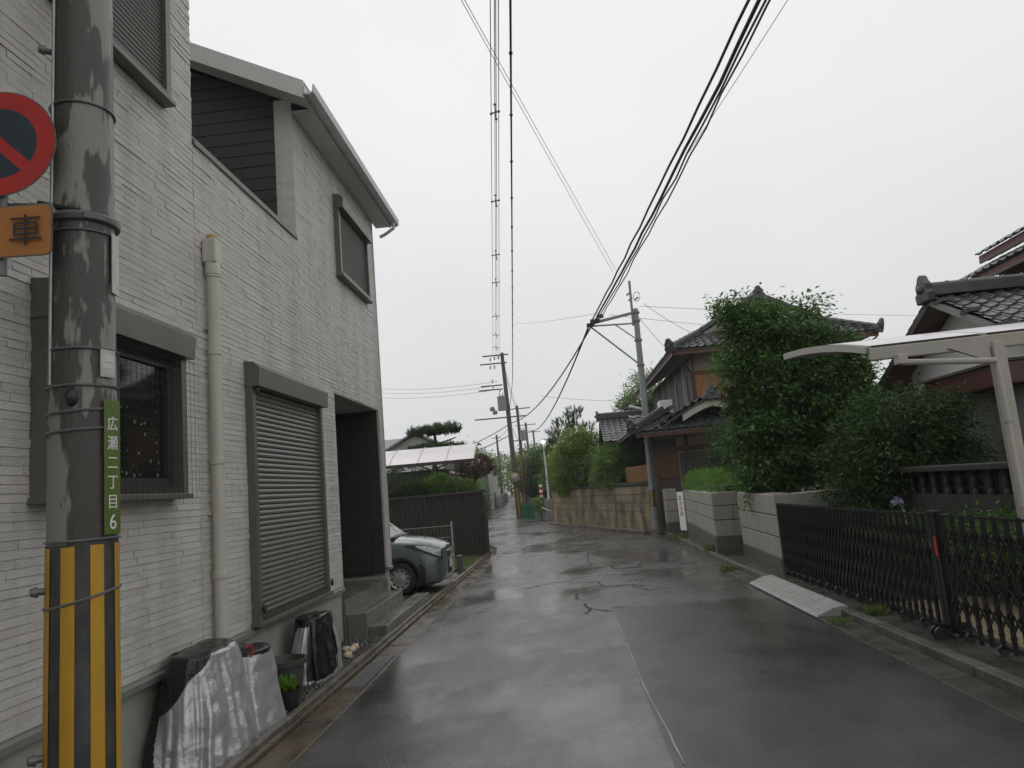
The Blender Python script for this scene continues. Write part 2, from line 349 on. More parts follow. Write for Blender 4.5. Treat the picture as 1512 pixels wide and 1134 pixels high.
# ---------------------------------------------------------------- ground, road, kerbs
def asphalt():
    m, t, n, l, b = new_mat('wet_asphalt')
    g = n.new('ShaderNodeNewGeometry')
    def noise_n(scale, detail=4, stretch=(1, 1, 1), rough=0.6):
        mp = n.new('ShaderNodeMapping'); mp.inputs['Scale'].default_value = stretch
        l.new(g.outputs['Position'], mp.inputs['Vector'])
        z = n.new('ShaderNodeTexNoise'); z.inputs['Scale'].default_value = scale; z.inputs['Detail'].default_value = detail
        z.inputs['Roughness'].default_value = rough
        l.new(mp.outputs[0], z.inputs['Vector']); return z
    def rng(src, a, b_, c, d):
        r = n.new('ShaderNodeMapRange'); r.inputs[1].default_value = a; r.inputs[2].default_value = b_
        r.inputs[3].default_value = c; r.inputs[4].default_value = d; l.new(src, r.inputs[0]); return r.outputs[0]
    def math_(op, a, b_):
        q = n.new('ShaderNodeMath'); q.operation = op
        for i, v in enumerate((a, b_)):
            if isinstance(v, (int, float)): q.inputs[i].default_value = v
            else: l.new(v, q.inputs[i])
        return q.outputs[0]
    big = noise_n(0.55, 5, (1.0, 0.55, 1)); mid = noise_n(2.2, 6, (1, 0.7, 1)); fine = noise_n(68, 3, (1, 1, 1), .8); agg = noise_n(48, 2)
    # newer course on the right of the long joint (x > 0.5 near the camera); its colour also carries the dark of reflected trees
    sep_ = n.new('ShaderNodeSeparateXYZ'); l.new(g.outputs['Position'], sep_.inputs[0])
    right = math_('MULTIPLY', rng(sep_.outputs['X'], 0.49, 0.51, 0, 1), rng(sep_.outputs['Y'], 10.7, 10.6, 0, 1))
    wet = rng(big.outputs['Fac'], 0.40, 0.58, 0, 1)            # standing film of water
    wet2 = rng(mid.outputs['Fac'], 0.47, 0.60, 0, 1)
    film = math_('MULTIPLY', math_('MAXIMUM', wet, math_('MULTIPLY', wet2, 0.55)), math_('SUBTRACT', 1.0, math_('MULTIPLY', right, 0.45)))
    def band(y0, y1, x0, x1, w=.12):                          # worn cross bands where the film of water breaks up
        yy = math_('ADD', sep_.outputs['Y'], math_('MULTIPLY', math_('SUBTRACT', mid.outputs['Fac'], .5), 1.6)); xx = math_('ADD', sep_.outputs['X'], math_('MULTIPLY', math_('SUBTRACT', big.outputs['Fac'], .5), 1.2))
        a_ = math_('MULTIPLY', rng(yy, y0 - w, y0 + w, 0, 1), rng(yy, y1 - w, y1 + w, 1, 0)); b2_ = math_('MULTIPLY', rng(xx, x0 - w, x0 + w, 0, 1), rng(xx, x1 - w, x1 + w, 1, 0))
        return math_('MULTIPLY', a_, b2_)
    bands = math_('MAXIMUM', math_('MAXIMUM', band(7.3, 8.1, -1.7, .5), band(8.75, 9.35, -.9, .5)), math_('MAXIMUM', band(10.7, 11.6, .3, 2.8), band(5.2, 6.0, -2.0, -.6)))
    film = math_('MULTIPLY', film, math_('SUBTRACT', 1.0, math_('MULTIPLY', bands, .8)))
    r = n.new('ShaderNodeValToRGB'); el = r.color_ramp.elements
    el[0].position, el[1].position = 0.38, 0.64; el[0].color, el[1].color = (0.030, 0.030, 0.030, 1), (0.135, 0.133, 0.128, 1)
    sp = math_('ADD', math_('MULTIPLY', fine.outputs['Fac'], 0.55), math_('MULTIPLY', mid.outputs['Fac'], 0.45)); l.new(sp, r.inputs[0])
    mx = n.new('ShaderNodeMix'); mx.data_type = 'RGBA'; mx.blend_type = 'MULTIPLY'
    l.new(math_('MULTIPLY', right, 0.85), mx.inputs[0]); l.new(r.outputs[0], mx.inputs[6]); mx.inputs[7].default_value = (0.42, 0.42, 0.41, 1)
    l.new(mx.outputs[2], b.inputs['Base Color'])
    l.new(rng(film, 0, 1, 0.36, 0.15), b.inputs['Roughness'])
    b.inputs['Specular IOR Level'].default_value = 0.5
    h = math_('ADD', math_('MULTIPLY', fine.outputs['Fac'], 0.5), math_('MULTIPLY', agg.outputs['Fac'], 0.8))
    bp = n.new('ShaderNodeBump'); bp.inputs['Distance'].default_value = 0.006
    l.new(rng(film, 0, 1, 0.55, 0.10), bp.inputs['Strength']); l.new(h, bp.inputs['Height'])
    l.new(bp.outputs[0], b.inputs['Normal'])
    return m
M_ASPHALT = asphalt()
M_CRACK = mat('crack_dark', (0.012, 0.012, 0.011), 0.7, 0.3, 30)
M_WORN = mat('worn_asphalt', (0.040, 0.039, 0.037), 0.42, 0.5, 30, bump=.8, bscale=40)
M_TAR = mat('pale_joint', (0.20, 0.20, 0.19), 0.35, 0.3, 14)

ys_g = [-300, -60, -30, -15, -8, -4, 0, 4, 8, 12, 16, 20, 25, 30, 35, 40, 45, 50, 55, 65, 80, 100, 130, 160, 300, 1200]
xs_g = [-900, -300, -100, -40, -20, -10, -6, -3.0, -2.45, 3.1, 3.5, 6, 10, 20, 40, 100, 300, 900]
g = MB(); k = len(xs_g)
for y in ys_g:
    for x in xs_g: g.v.append((x, y, zg(y) - 0.05))
for i in range(len(ys_g) - 1):
    for j in range(k - 1): a = i * k + j; g.f.append((a, a + 1, a + k + 1, a + k))
tag(g.build('ground', M_SOIL), kind='structure')

L_EDGE = [(-2.06, -40), (-2.06, 15), (-2.1, 21), (-2.45, 25), (-4.3, 32), (-6.0, 43), (-6.6, 58), (-6.5, 75), (-6.9, 90), (-9.3, 112), (-13, 160)]
R_EDGE = [(2.78, -40), (2.78, 15), (2.86, 22), (2.6, 25.4), (-0.85, 38.8), (-3.2, 51.5), (-3.9, 60), (-5.1, 84), (-6.6, 112), (-9.5, 160)]
def edge(E, y):
    for (x0, y0), (x1, y1) in zip(E, E[1:]):
        if y0 <= y <= y1: return x0 + (x1 - x0) * (y - y0) / (y1 - y0)
    return E[-1][0]
ys = [-40, -20, -10, -5] + [i * .25 for i in range(-12, 240)] + list(range(60, 161, 5))
road = MB(); NX = 26
for y in ys:
    a, b = edge(L_EDGE, y), edge(R_EDGE, y)
    for j in range(NX + 1):
        u = j / NX; x = a + (b - a) * u
        road.v.append((x, y, zg(y) + 0.035 * (1 - (2 * u - 1) ** 2) - 0.02 + 0.012 * noise.noise((x * 0.5, y * 0.35, 0))))
for i in range(len(ys) - 1):
    for j in range(NX): a = i * (NX + 1) + j; road.f.append((a, a + 1, a + NX + 2, a + NX + 1))
road_o = tag(road.build('road', M_ASPHALT, smooth='all'), kind='structure'); BASE[road_o] = Vector((0, 0, 0))
def zr(x, y):
    a, b = edge(L_EDGE, y), edge(R_EDGE, y); u = min(1, max(0, (x - a) / (b - a)))
    return zg(y) + 0.035 * (1 - (2 * u - 1) ** 2) - 0.02 + 0.012 * noise.noise((x * 0.5, y * 0.35, 0))
def ribbon(pts, w, jitter=0.0, n=6, lift=0.0045):
    m = MB(); P = []
    for a, b in zip(pts, pts[1:]):
        for i in range(n): P.append((a[0] + (b[0] - a[0]) * i / n, a[1] + (b[1] - a[1]) * i / n))
    P.append(pts[-1]); L, Rr = [], []
    for i, p in enumerate(P):
        q0, q1 = Vector(P[max(i - 1, 0)]), Vector(P[min(i + 1, len(P) - 1)]); d = (q1 - q0).normalized(); nn = Vector((-d.y, d.x))
        c = Vector(p) + nn * random.uniform(-jitter, jitter); ww = w * random.uniform(0.35, 1.2) / 2
        L.append(c + nn * ww); Rr.append(c - nn * ww)
    for a in L + Rr: m.v.append((a.x, a.y, zr(a.x, a.y) + lift))
    k = len(L)
    for i in range(k - 1): m.f.append((k + i, k + i + 1, i + 1, i))
    return m
def px_path(*P): return [tuple(ag(*p)[:2]) for p in P]
CR_ = [((905, 905), (925, 950), (940, 990), (960, 1035), (985, 1080), (1010, 1134)),]
for P in CR_: ribbon(px_path(*P), 0.018, 0.004, 5).build('joint_line', M_TAR, road_o)
CRACKS = [((868, 818), (868, 830), (875, 834)), ((845, 815), (865, 816), (905, 815)), ((850, 802), (872, 808), (868, 820)),
          ((845, 846), (900, 838), (935, 834), (970, 829), (1000, 828)), ((840, 856), (890, 851), (935, 849), (960, 842), (1000, 840)),
          ((840, 862), (885, 860), (890, 868)), ((852, 886), (852, 876), (890, 871), (935, 864), (955, 867)), ((920, 860), (945, 858), (965, 853)),
          ((862, 895), (870, 900), (905, 905)), ((730, 795), (790, 792), (840, 780)), ((800, 826), (835, 824), (838, 820)),
          ((770, 870), (815, 862), (850, 858)), ((862, 893), (872, 901), (866, 908)), ((905, 899), (925, 897)), ((700, 905), (716, 903)), ((1000, 833), (1030, 829)), ((935, 866), (958, 873), (985, 868))]
for P in CRACKS: ribbon(px_path(*P), 0.040, 0.024, 12).build('crack', M_CRACK, road_o)
# worn potholes: ragged dark patches
for (px, py, rx, ry) in ((862, 803, .55, .7), (880, 800, .45, .5), (905, 866, .25, .12)):
    c = ag(px, py); m = MB(); k = 18
    m.v.append((c.x, c.y, zr(c.x, c.y) + 0.004))
    for i in range(k):
        a = 2 * math.pi * i / k; q = random.uniform(0.55, 1.1); x, y = c.x + rx * q * math.cos(a), c.y + ry * q * math.sin(a)
        m.v.append((x, y, zr(x, y) + 0.005))
    for i in range(k): m.f.append((0, 1 + i, 1 + (i + 1) % k))
    m.build('worn_patch', M_WORN, road_o)
# manhole cover
c = ag(925, 838); t = thing('manhole_cover', 'round iron manhole cover set in the wet cracked road', 'manhole', (c.x, c.y, zr(c.x, c.y)))
MB().lathe([(0.33, -0.03), (0.33, 0.008), (0.29, 0.010), (0.285, 0.004), (0.0, 0.004)], t.location, 24).build('rim_and_plate', M_CRACK, t)
m = MB()
for i in range(-3, 4):
    w = math.sqrt(max(0.01, 0.27 ** 2 - (i * 0.075) ** 2)); m.box(t.location.x - w, t.location.x + w, t.location.y + i * .075 - .018, t.location.y + i * .075 + .018, t.location.z + .004, t.location.z + .012)
m.build('tread_ribs', M_DARKSTEEL, t)
for (px, py) in ((757, 815),):
    c = ag(px, py); ring = MB().lathe([(0.30, -.02), (0.30, 0.010), (0.25, 0.010), (0.25, 0.004), (0, 0.004)], (c.x, c.y, zr(c.x, c.y)), 24)
    tag(ring.build('water_valve_cover', M_DARKSTEEL, base=(c.x, c.y, zr(c.x, c.y))), 'small round water valve cover flush with the road near the brown fence', 'manhole')

# left gutter and kerb : slabs and kerb stones one by one
gut = tag(bpy.data.objects.new('gutter', None), kind='structure'); col.objects.link(gut); BASE[gut] = Vector((0, 0, 0))
krb = tag(bpy.data.objects.new('kerb', None), kind='structure'); col.objects.link(krb); BASE[krb] = Vector((0, 0, 0))
def slab(name, m, par, x0, x1, y0, y1, zt, h, tiltx=0.0, bevel=0.008):
    mb = MB().box(x0, x1, y0, y1, 0, 1)
    mb.v = [(x, y, zg(y) + (zt if z > .5 else zt - h) + tiltx * (x - x0)) for x, y, z in mb.v]
    return mb.build(name, m, par, bevel=bevel)
y = -4.0
while y < 21.5:
    L = 0.6
    if not (7.25 < y + L / 2 < 8.5): slab('gutter_slab', M_MUDCONC, gut, -2.335, -2.062, y + .004, y + L - .004, -0.004 + random.uniform(-.004, .004), 0.06, -0.03)
    slab('kerb_stone', M_KERB, krb, -2.47, -2.405, y + .003, y + L - .003, 0.055 + random.uniform(-.004, .004), 0.16)
    slab('channel_stone', M_MUDCONC, krb, -2.400, -2.340, y + .003, y + L - .003, 0.030 + random.uniform(-.003, .003), 0.12)
    y += L
slab('gutter_slab', M_MUDCONC, gut, -2.335, -2.29, 7.22, 8.58, -0.002, .06); slab('gutter_slab', M_MUDCONC, gut, -2.11, -2.062, 7.22, 8.58, -0.006, .06)
# drain grate
t = thing('drain_grate', 'steel bar drain grate set into the brown stained gutter', 'drain', (-2.2, 7.9, zg(7.9) - .03))
box('frame', M_DARKSTEEL, t, -2.285, -2.115, 7.24, 8.56, zg(7.9) - .06, zg(7.9) - .028)
n_b = 30; me = MB().box(-.085, .085, -.009, .009, -.012, .012).mesh('grate_bar'); me.materials.append(M_STEEL)
for i in range(n_b): piece('grate_bar', me, t, (-2.2, 7.28 + i * 1.24 / (n_b - 1), zg(7.9) - .012))
# curving kerb by the brown fence
pts = [(-2.40, 21.5), (-2.46, 22.6), (-2.70, 23.8), (-3.2, 25.2), (-4.2, 27.5), (-5.2, 30.5)]
for (a, b) in zip(pts, pts[1:]):
    MB().bar((a[0], a[1], zg(a[1]) + .0), (b[0], b[1], zg(b[1]) + .0), .14, .16).build('kerb_stone', M_KERB, krb, bevel=.01)
# right gutter and kerb
def RX(y): return 0.0 if y < 16 else -0.0 + 0.012 * (y - 16)
y = -4.0
while y < 24.6:
    L = 0.6; o = RX(y)
    slab('gutter_slab', M_CONC_R, gut, 2.785 + o, 3.055 + o, y + .004, y + L - .004, -0.008 + random.uniform(-.004, .004), 0.06, .02)
    slab('kerb_stone', M_KERB_R, krb, 3.06 + o, 3.18 + o, y + .003, y + L - .003, 0.075 + random.uniform(-.004, .004), 0.18)
    y += L
# kerb foot along the stained stone wall
A, B = Vector((2.62, 26.0)), Vector((-1.0, 39.4)); d = (B - A) / 22
for i in range(22):
    p, q = A + d * (i + .01), A + d * (i + .99)
    MB().bar((p.x + .1, p.y, zg(p.y) + .02), (q.x + .1, q.y, zg(q.y) + .02), .22, .12).build('kerb_stone', M_KERB, krb, bevel=.01)
# strip of paving behind the right kerb, tan driveway inside the gate, driveway by the white house
def sheet(name, m, x0, x1, y0, y1, lift, n=8, kind='structure'):
    mb = MB().grid(2, n, lambda u, v: (x0 + (x1 - x0) * u, y0 + (y1 - y0) * v, zg(y0 + (y1 - y0) * v) + lift))
    return tag(mb.build(name, m), kind=kind)
sheet('pavement', M_CONC_R, 3.18, 3.75, -4, 25.4, 0.06, 20)
sheet('driveway', M_YARD, 3.75, 9.0, 3, 9.3, 0.05)
sheet('gravel_bed', M_GRAVEL, -3.05, -2.47, -2, 9.72, 0.02, 14)
sheet('parking_pad', M_CONC, -9.5, -2.47, 12.75, 17.6, 0.0, 8)
sheet('lawn', M_SOIL, -9.0, -2.47, 17.6, 21.2, 0.05, 6)
# ---------------------------------------------------------------- white house on the left (facade in the plane x = -3)
XW = -3.0
HB = (XW, 6.0, zg(6.0))
house = thing('white_house', 'two storey house clad in white ledge stone siding with grey shutters and recessed balcony', 'house', HB)
Y0, YE, YL, YR = -1.2, 12.28, 5.88, 8.45       # near end, far corner, balcony from YL to YR
ZF, ZP, ZEAVE, ZTOP = 0.62, 4.98, 6.72, 8.4
OPEN = [(3.94, 5.50, 1.86, 3.16), (4.05, 5.40, 5.04, 6.6), (6.80, 8.86, 0.66, 3.14), (9.62, 12.03, 0.0, 3.20), (10.02, 11.66, 4.98, 6.22), (-.6, 1.0, 1.2, 3.1)]
def top_at(y): return ZTOP if y < YL else (ZP if y < YR else ZEAVE)
wall = MB()
wall.box(XW - .22, XW, Y0, YL, ZF, ZTOP); wall.box(XW - .22, XW, YL, YR, ZF, ZP - .03)
wall.box(XW - .22, XW, YR, 9.62, ZF, ZEAVE); wall.box(XW - .22, XW, 9.62, 12.03, 3.20, ZEAVE); wall.box(XW - .22, XW, 12.03, YE, ZF, ZEAVE)
wall.box(-9.6, XW - .22, Y0, Y0 + .2, ZF, ZTOP)              # near end
wall.box(-9.6, XW - .22, YL - .2, YL, 3.9, ZTOP)             # side above the balcony
wall.box(-9.6, XW - .22, YE - .2, YE, ZF, ZEAVE)
wall.prism([(XW - .22, YE - .2, ZEAVE), (-9.6, YE - .2, ZEAVE), (-6.4, YE - .2, 8.35)], (0, .2, 0))
wall.box(-9.6, -9.4, Y0 + .2, YE - .2, ZF, ZEAVE)
wall.build('wall', M_SIDING_BACK, house)
# siding panels, each with its courses of ledge strips
cols = [Y0, 2.40, YL, YR, 10.45, YE]
row_h, ncourse = 0.455, 9
for ci in range(len(cols) - 1):
    ya, yb = cols[ci] + .003, cols[ci + 1] - .003
    top = top_at((ya + yb) / 2); z = ZF + .02
    while z < top - .02:
        zt = min(z + row_h, top); div = [(o_[0] + o_[1]) / 2 for o_ in OPEN if o_[2] <= z + .03 and o_[3] >= zt - .03 and ya < o_[0] and o_[1] < yb]; mbs = [MB() for _ in range(len(div) + 1)]; nc = max(1, round((zt - z) / (row_h / ncourse))); ch = (zt - z) / nc
        for c in range(nc):
            za, zb = z + c * ch, z + (c + 1) * ch
            segs = [(ya, yb)]
            for (oy0, oy1, oz0, oz1) in OPEN:
                if zb > oz0 + .01 and za < oz1 - .01:
                    ns = []
                    for (a, b) in segs:
                        if oy1 <= a or oy0 >= b: ns.append((a, b)); continue
                        if oy0 > a: ns.append((a, oy0))
                        if oy1 < b: ns.append((oy1, b))
                    segs = ns
            for (a, b) in segs:
                y = a - random.uniform(0, .3)
                while y < b - .002:
                    L = random.choice((.14, .22, .30, .38, .46, .55)) * random.uniform(.85, 1.15)
                    s, e_ = max(y, a), min(y + L, b); y += L
                    if e_ - s < .012: continue
                    p0, p1 = random.uniform(.004, .010), random.uniform(.004, .010)     # proud by different amounts
                    q = random.uniform(-.003, .003); g_ = .0028; g2 = .0012
                    v = [(XW, s + g2, za + g_), (XW, e_ - g2, za + g_), (XW, e_ - g2, zb), (XW, s + g2, zb),
                         (XW + p0, s + g2, za + g_), (XW + p0 + q, e_ - g2, za + g_), (XW + p1 + q, e_ - g2, zb - .001), (XW + p1, s + g2, zb - .001)]
                    mbs[sum(1 for q_ in div if s > q_)].add(v, [(4, 5, 6, 7), (0, 1, 5, 4), (2, 3, 7, 6), (1, 2, 6, 5), (3, 0, 4, 7)])
        for mb in mbs:
            if mb.v: mb.build('siding_panel', M_SIDING, house)
        z = zt
# corner trims and return of the balcony wall end
box('corner_trim', M_SIDING, house, XW - .05, XW + .018, YE - .001, YE + .02, ZF, ZEAVE)
box('corner_trim', M_SIDING, house, XW - .22, XW + .006, YR - .022, YR - .001, ZP, ZEAVE + .1)
# foundation and drip flashing
box('foundation', M_FOUND, house, -9.5, XW - .02, Y0 + .05, 9.60, zg(12) - .3, ZF - .03)
box('foundation', M_FOUND, house, -9.5, -4.75, 9.60, YE - .05, zg(12) - .3, ZF - .03)
box('foundation', M_FOUND, house, -4.75, XW - .02, 12.05, YE - .02, zg(12) - .3, ZF - .03)
for (a, b) in ((Y0, 9.615), (12.035, YE + .03)):
    MB().prism([(XW - .02, a, ZF - .03), (XW + .035, a, ZF - .045), (XW + .035, a, ZF - .005), (XW, a, ZF + .015)], (0, b - a, 0)).build('drip_flashing', M_FLASH, house)
# roof of the far part: slopes up away from the road, dark side wall above the balcony
def roof_z(x): return 6.80 + 0.49 * (-2.80 - x)
rf = MB(); XR = -6.4
for (x0, x1) in ((-2.72, XR), (-10.1, XR)):
    s = 1 if x0 > XR else -1
    za, zb = roof_z(-2.72), roof_z(XR)
    z0 = za if s > 0 else za + .05
    rf.prism([(x0, 8.12, z0 + .02), (x1, 8.12, zb + .02), (x1, 8.12, zb + .10), (x0, 8.12, z0 + .10)], (0, 4.55, 0))
roof = rf.build('roof', M_SLATE, house)
MB().prism([(-2.715, 8.10, roof_z(-2.715) - .14), (-2.715, 8.10, roof_z(-2.715) + .09), (XR, 8.10, roof_z(XR) + .09), (XR, 8.10, roof_z(XR) - .16)], (0, .03, 0)).build('barge_board', M_WHITEPAINT, house)
MB().prism([(-2.70, 8.13, roof_z(-2.70) - .12), (-2.70, 8.13, roof_z(-2.70) + .015), (XR, 8.13, roof_z(XR) + .015), (XR, 8.13, roof_z(XR) - .12)], (0, .30, 0)).build('soffit', M_WHITEPAINT, house)
box('fascia', M_GUTTERP, house, -2.76, -2.712, 8.135, 12.66, roof_z(-2.72) - .13, roof_z(-2.72) + .015)
box('soffit', M_WHITEPAINT, house, XW + .002, -2.762, 8.44, 12.64, roof_z(-2.72) - .125, roof_z(-2.72) - .10)
gut_ = MB(); gz = roof_z(-2.72) + .01
gut_.prism([(-2.71, 8.08, gz), (-2.71, 8.08, gz - .11), (-2.64, 8.08, gz - .13), (-2.585, 8.08, gz - .10), (-2.575, 8.08, gz), (-2.590, 8.08, gz), (-2.60, 8.08, gz - .085), (-2.64, 8.08, gz - .11), (-2.695, 8.08, gz - .095), (-2.695, 8.08, gz)], (0, 4.62, 0))
gut_.build('eaves_gutter', M_GUTTERP, house)
MB().tube([(-2.64, 12.5, gz - .12), (-2.64, 12.5, gz - .22), (-2.80, 12.5, gz - .32), (-2.9, 12.5, gz - .36)], .03, 8).build('gutter_outlet', M_GUTTERP, house, smooth=True)
for i in range(int((7.9 - 3.9) / .16)):                           # dark siding boards on the wall over the balcony
    za, zb = 3.9 + i * .16, 3.9 + (i + 1) * .16 - .006
    xl = lambda z: max(-8.8, min(XW - .225, -2.80 - (z + .16 - 6.80) / .49)) if z + .16 > 6.80 + .49 * .43 else XW - .225
    if xl(zb) < -8.6: break
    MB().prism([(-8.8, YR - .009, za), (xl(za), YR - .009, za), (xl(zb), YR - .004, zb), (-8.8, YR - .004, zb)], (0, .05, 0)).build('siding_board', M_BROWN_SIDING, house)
box('balcony_floor', M_FOUND, house, -9.4, XW - .225, YL + .002, YR - .03, 3.75, 3.9)
box('parapet_cap', M_ALU, house, XW - .24, XW + .028, YL + .004, YR - .024, ZP - .028, ZP + .03, .006)
box('balcony_rail', M_ALU, house, XW - .14, XW - .08, YL + .004, YR - .024, ZP + .11, ZP + .155, .006)
for y in (6.0, 6.8, 7.6, 8.3): box('rail_post', M_ALU, house, XW - .125, XW - .095, y, y + .03, ZP + .03, ZP + .11)
# roof over the tall near part
MB().prism([(XW + .35, Y0 - .3, ZTOP), (-9.9, Y0 - .3, ZTOP), (-6.3, Y0 - .3, ZTOP + 1.7)], (0, YL - Y0 + .1 + .0, 0)).build('roof', M_SLATE, house)

def shutter_window(nm, y0, y1, z0, z1, boxh, slats, proud=.055):
    """roll shutter: casing box, side rails, sill, slats one by one"""
    w = MB().box(XW - .02, XW + .004, y0 + .03, y1 - .03, z0 + .03, z1 - .03).build(nm, M_ALU_D, house)
    MB().prism([(XW - .01, y0 - .01, z1 - boxh), (XW + proud + .10, y0 - .01, z1 - boxh), (XW + proud + .11, y0 - .01, z1 - .06), (XW + proud + .05, y0 - .01, z1), (XW - .01, y0 - .01, z1 + .01)], (0, y1 - y0 + .02, 0)).build('shutter_box', M_ALU, w)
    for a in (y0, y1 - .07): box('side_rail', M_ALU, w, XW - .01, XW + proud + .03, a, a + .07, z0 - .02, z1 - boxh)
    box('sill', M_ALU, w, XW - .01, XW + proud + .06, y0 - .02, y1 + .02, z0 - .06, z0 - .02, .005)
    box('sill', M_ALU_D, w, XW - .01, XW + proud + .035, y0 + .07, y1 - .07, z0 - .02, z0 + .03)
    if slats:
        h = (z1 - boxh - z0 - .03) / slats
        prof = [(-.006, 0), (.016, h * .12), (.022, h * .45), (.016, h * .8), (-.004, h * .93)]
        me = MB(); L = y1 - y0 - .145
        for i in range(len(prof) - 1):
            (a, b), (c, d_) = prof[i], prof[i + 1]
            me.add([(a, 0, b), (a, L, b), (c, L, d_), (c, 0, d_)], [(0, 1, 2, 3)])
        me.add([(.004, 0, h * .93), (.004, L, h * .93), (.004, L, h), (.004, 0, h)], [(0, 1, 2, 3)])
        me = me.mesh('slat'); me.materials.append(M_SHUT)
        for i in range(slats): piece('slat', me, w, (XW + .025, y0 + .0725, z0 + .03 + i * h))
    return w
w = shutter_window('shuttered_window', 6.80, 8.86, 0.70, 3.14, .24, 42)
for (yy, zz) in ((6.84, 2.86), (6.84, .80), (8.84, .78)): MB().ball((XW + .115, yy, zz), (.02, .03, .045), 8, 6).build('shutter_stop', M_BLACK, w)
shutter_window('shuttered_window', 10.02, 11.66, 5.02, 6.20, .20, 24)
shutter_window('shuttered_window', 4.05, 5.40, 5.10, 6.62, .22, 30)
shutter_window('shuttered_window', 2.0, 3.35, 5.10, 6.62, .22, 30)
shutter_window('shuttered_window', -.6, 1.0, 1.2, 3.1, .22, 34)
# kitchen window behind the pole: shutter box raised, dark glass with dotted film, bird net
w = shutter_window('sash_window', 3.94, 5.46, 1.90, 3.15, .23, 0, .10)
box('sash_frame', M_ALU_D, w, XW + .006, XW + .045, 4.02, 5.38, 1.93, 2.0); box('sash_frame', M_ALU_D, w, XW + .006, XW + .045, 4.02, 5.38, 2.84, 2.92)
for y in (4.02, 4.66, 5.32): box('sash_stile', M_ALU_D, w, XW + .008, XW + .05, y, y + .06, 2.0, 2.84)
gl = box('pane', M_GLASS_D, w, XW + .012, XW + .02, 4.08, 5.32, 2.0, 2.84)
dots = MB()
for i in range(16):
    for j in range(7):
        if random.random() < .45:
            yj, zj, rj = 4.1 + i * .075 + random.uniform(-.02, .02), 2.03 + j * .075 + random.uniform(-.02, .02), random.uniform(.006, .017)
            dots.add([(XW + .0225, yj + rj * math.cos(a * 1.047), zj + rj * math.sin(a * 1.047)) for a in range(6)], [tuple(range(6))])
M_DOT = mat('film_dots', (0.13, 0.17, 0.12), 0.5)
dots.build('dotted_film', M_DOT, w)
net = MB()
for i in range(24): y = 3.98 + i * .066; net.bar((XW + .175, y, 1.84), (XW + .175, y, 2.95), .0016)
for j in range(17): z = 1.84 + j * .069; net.bar((XW + .175, 3.96, z), (XW + .175, 5.60, z), .0016)
tag(net.build('bird_net', M_BLACK, w), kind='stuff')
# recessed entrance
ent = MB()
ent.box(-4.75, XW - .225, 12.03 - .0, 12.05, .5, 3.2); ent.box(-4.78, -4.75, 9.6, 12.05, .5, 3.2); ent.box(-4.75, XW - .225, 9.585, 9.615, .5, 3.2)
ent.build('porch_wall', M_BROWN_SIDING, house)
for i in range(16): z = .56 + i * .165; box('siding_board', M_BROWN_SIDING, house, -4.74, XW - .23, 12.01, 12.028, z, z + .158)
box('porch_ceiling', M_WHITEPAINT, house, -4.75, XW - .003, 9.625, 12.025, 3.203, 3.24)
box('jamb_trim', M_SIDING, house, XW - .224, XW + .006, 9.617, 9.63, ZF, 3.198); box('jamb_trim', M_BROWN_SIDING, house, XW - .224, XW - .03, 12.012, 12.026, ZF - .1, 3.198)
d = box('front_door', M_ALU_D, house, -4.745, -4.70, 10.5, 11.4, .57, 2.8, .01)
box('door_frame', M_ALU, house, -4.748, -4.69, 10.42, 10.5, .57, 2.88); box('door_frame', M_ALU, house, -4.748, -4.69, 11.4, 11.48, .57, 2.88)
MB().tube([(-4.66, 10.6, 1.2), (-4.62, 10.6, 1.25), (-4.62, 10.6, 2.0), (-4.66, 10.6, 2.05)], .015, 8).build('door_handle', M_STEEL, d, smooth=True)
# porch landing and two steps down to the kerb
st = thing('entrance_steps', 'wet grey green tiled entrance steps in front of the dark porch', 'steps', (-2.75, 11.3, zg(11.3)))
zb = zg(13)
box('landing', M_STEPT, st, -4.745, -2.99, 9.66, 11.99, zb, .45, .012)
box('step', M_STEPT, st, -2.988, -2.715, 9.66, 11.8, zb, .27, .012)
box('step', M_STEPT, st, -2.713, -2.475, 9.72, 12.75, zb, .085, .012)
# downpipe with its box
t = thing('downpipe', 'ivory plastic conduit pipe with square box on the white siding', 'pipe', (XW + .07, 6.06, zg(6)))
MB().tube([(XW + .075, 6.06, zg(6) + .02), (XW + .075, 6.06, 3.86)], .052, 14).build('pipe', M_PVC, t, smooth=True)
for z in (1.2, 2.15, 3.1, 3.8): MB().lathe([(.052, -.03), (.06, -.025), (.06, .025), (.052, .03)], (XW + .075, 6.06, z), 14).build('socket_joint', M_PVC, t, smooth=True)
MB().lathe([(.052, -.05), (.066, -.04), (.066, .06), (.06, .07)], (XW + .075, 6.06, 3.84), 14).build('collar', M_PVC, t, smooth=True)
box('junction_box', M_PVC, t, XW + .012, XW + .135, 5.99, 6.13, 3.90, 4.12, .012)
MB().lathe([(.045, 0), (.047, .04), (0, .042)], (XW + .075, 6.06, 4.12), 14).build('cap', M_PVCCAP, t, smooth=True)
for z in (1.7, 3.3): box('bracket', M_PVC, t, XW - .0, XW + .03, 6.0, 6.12, z, z + .03)
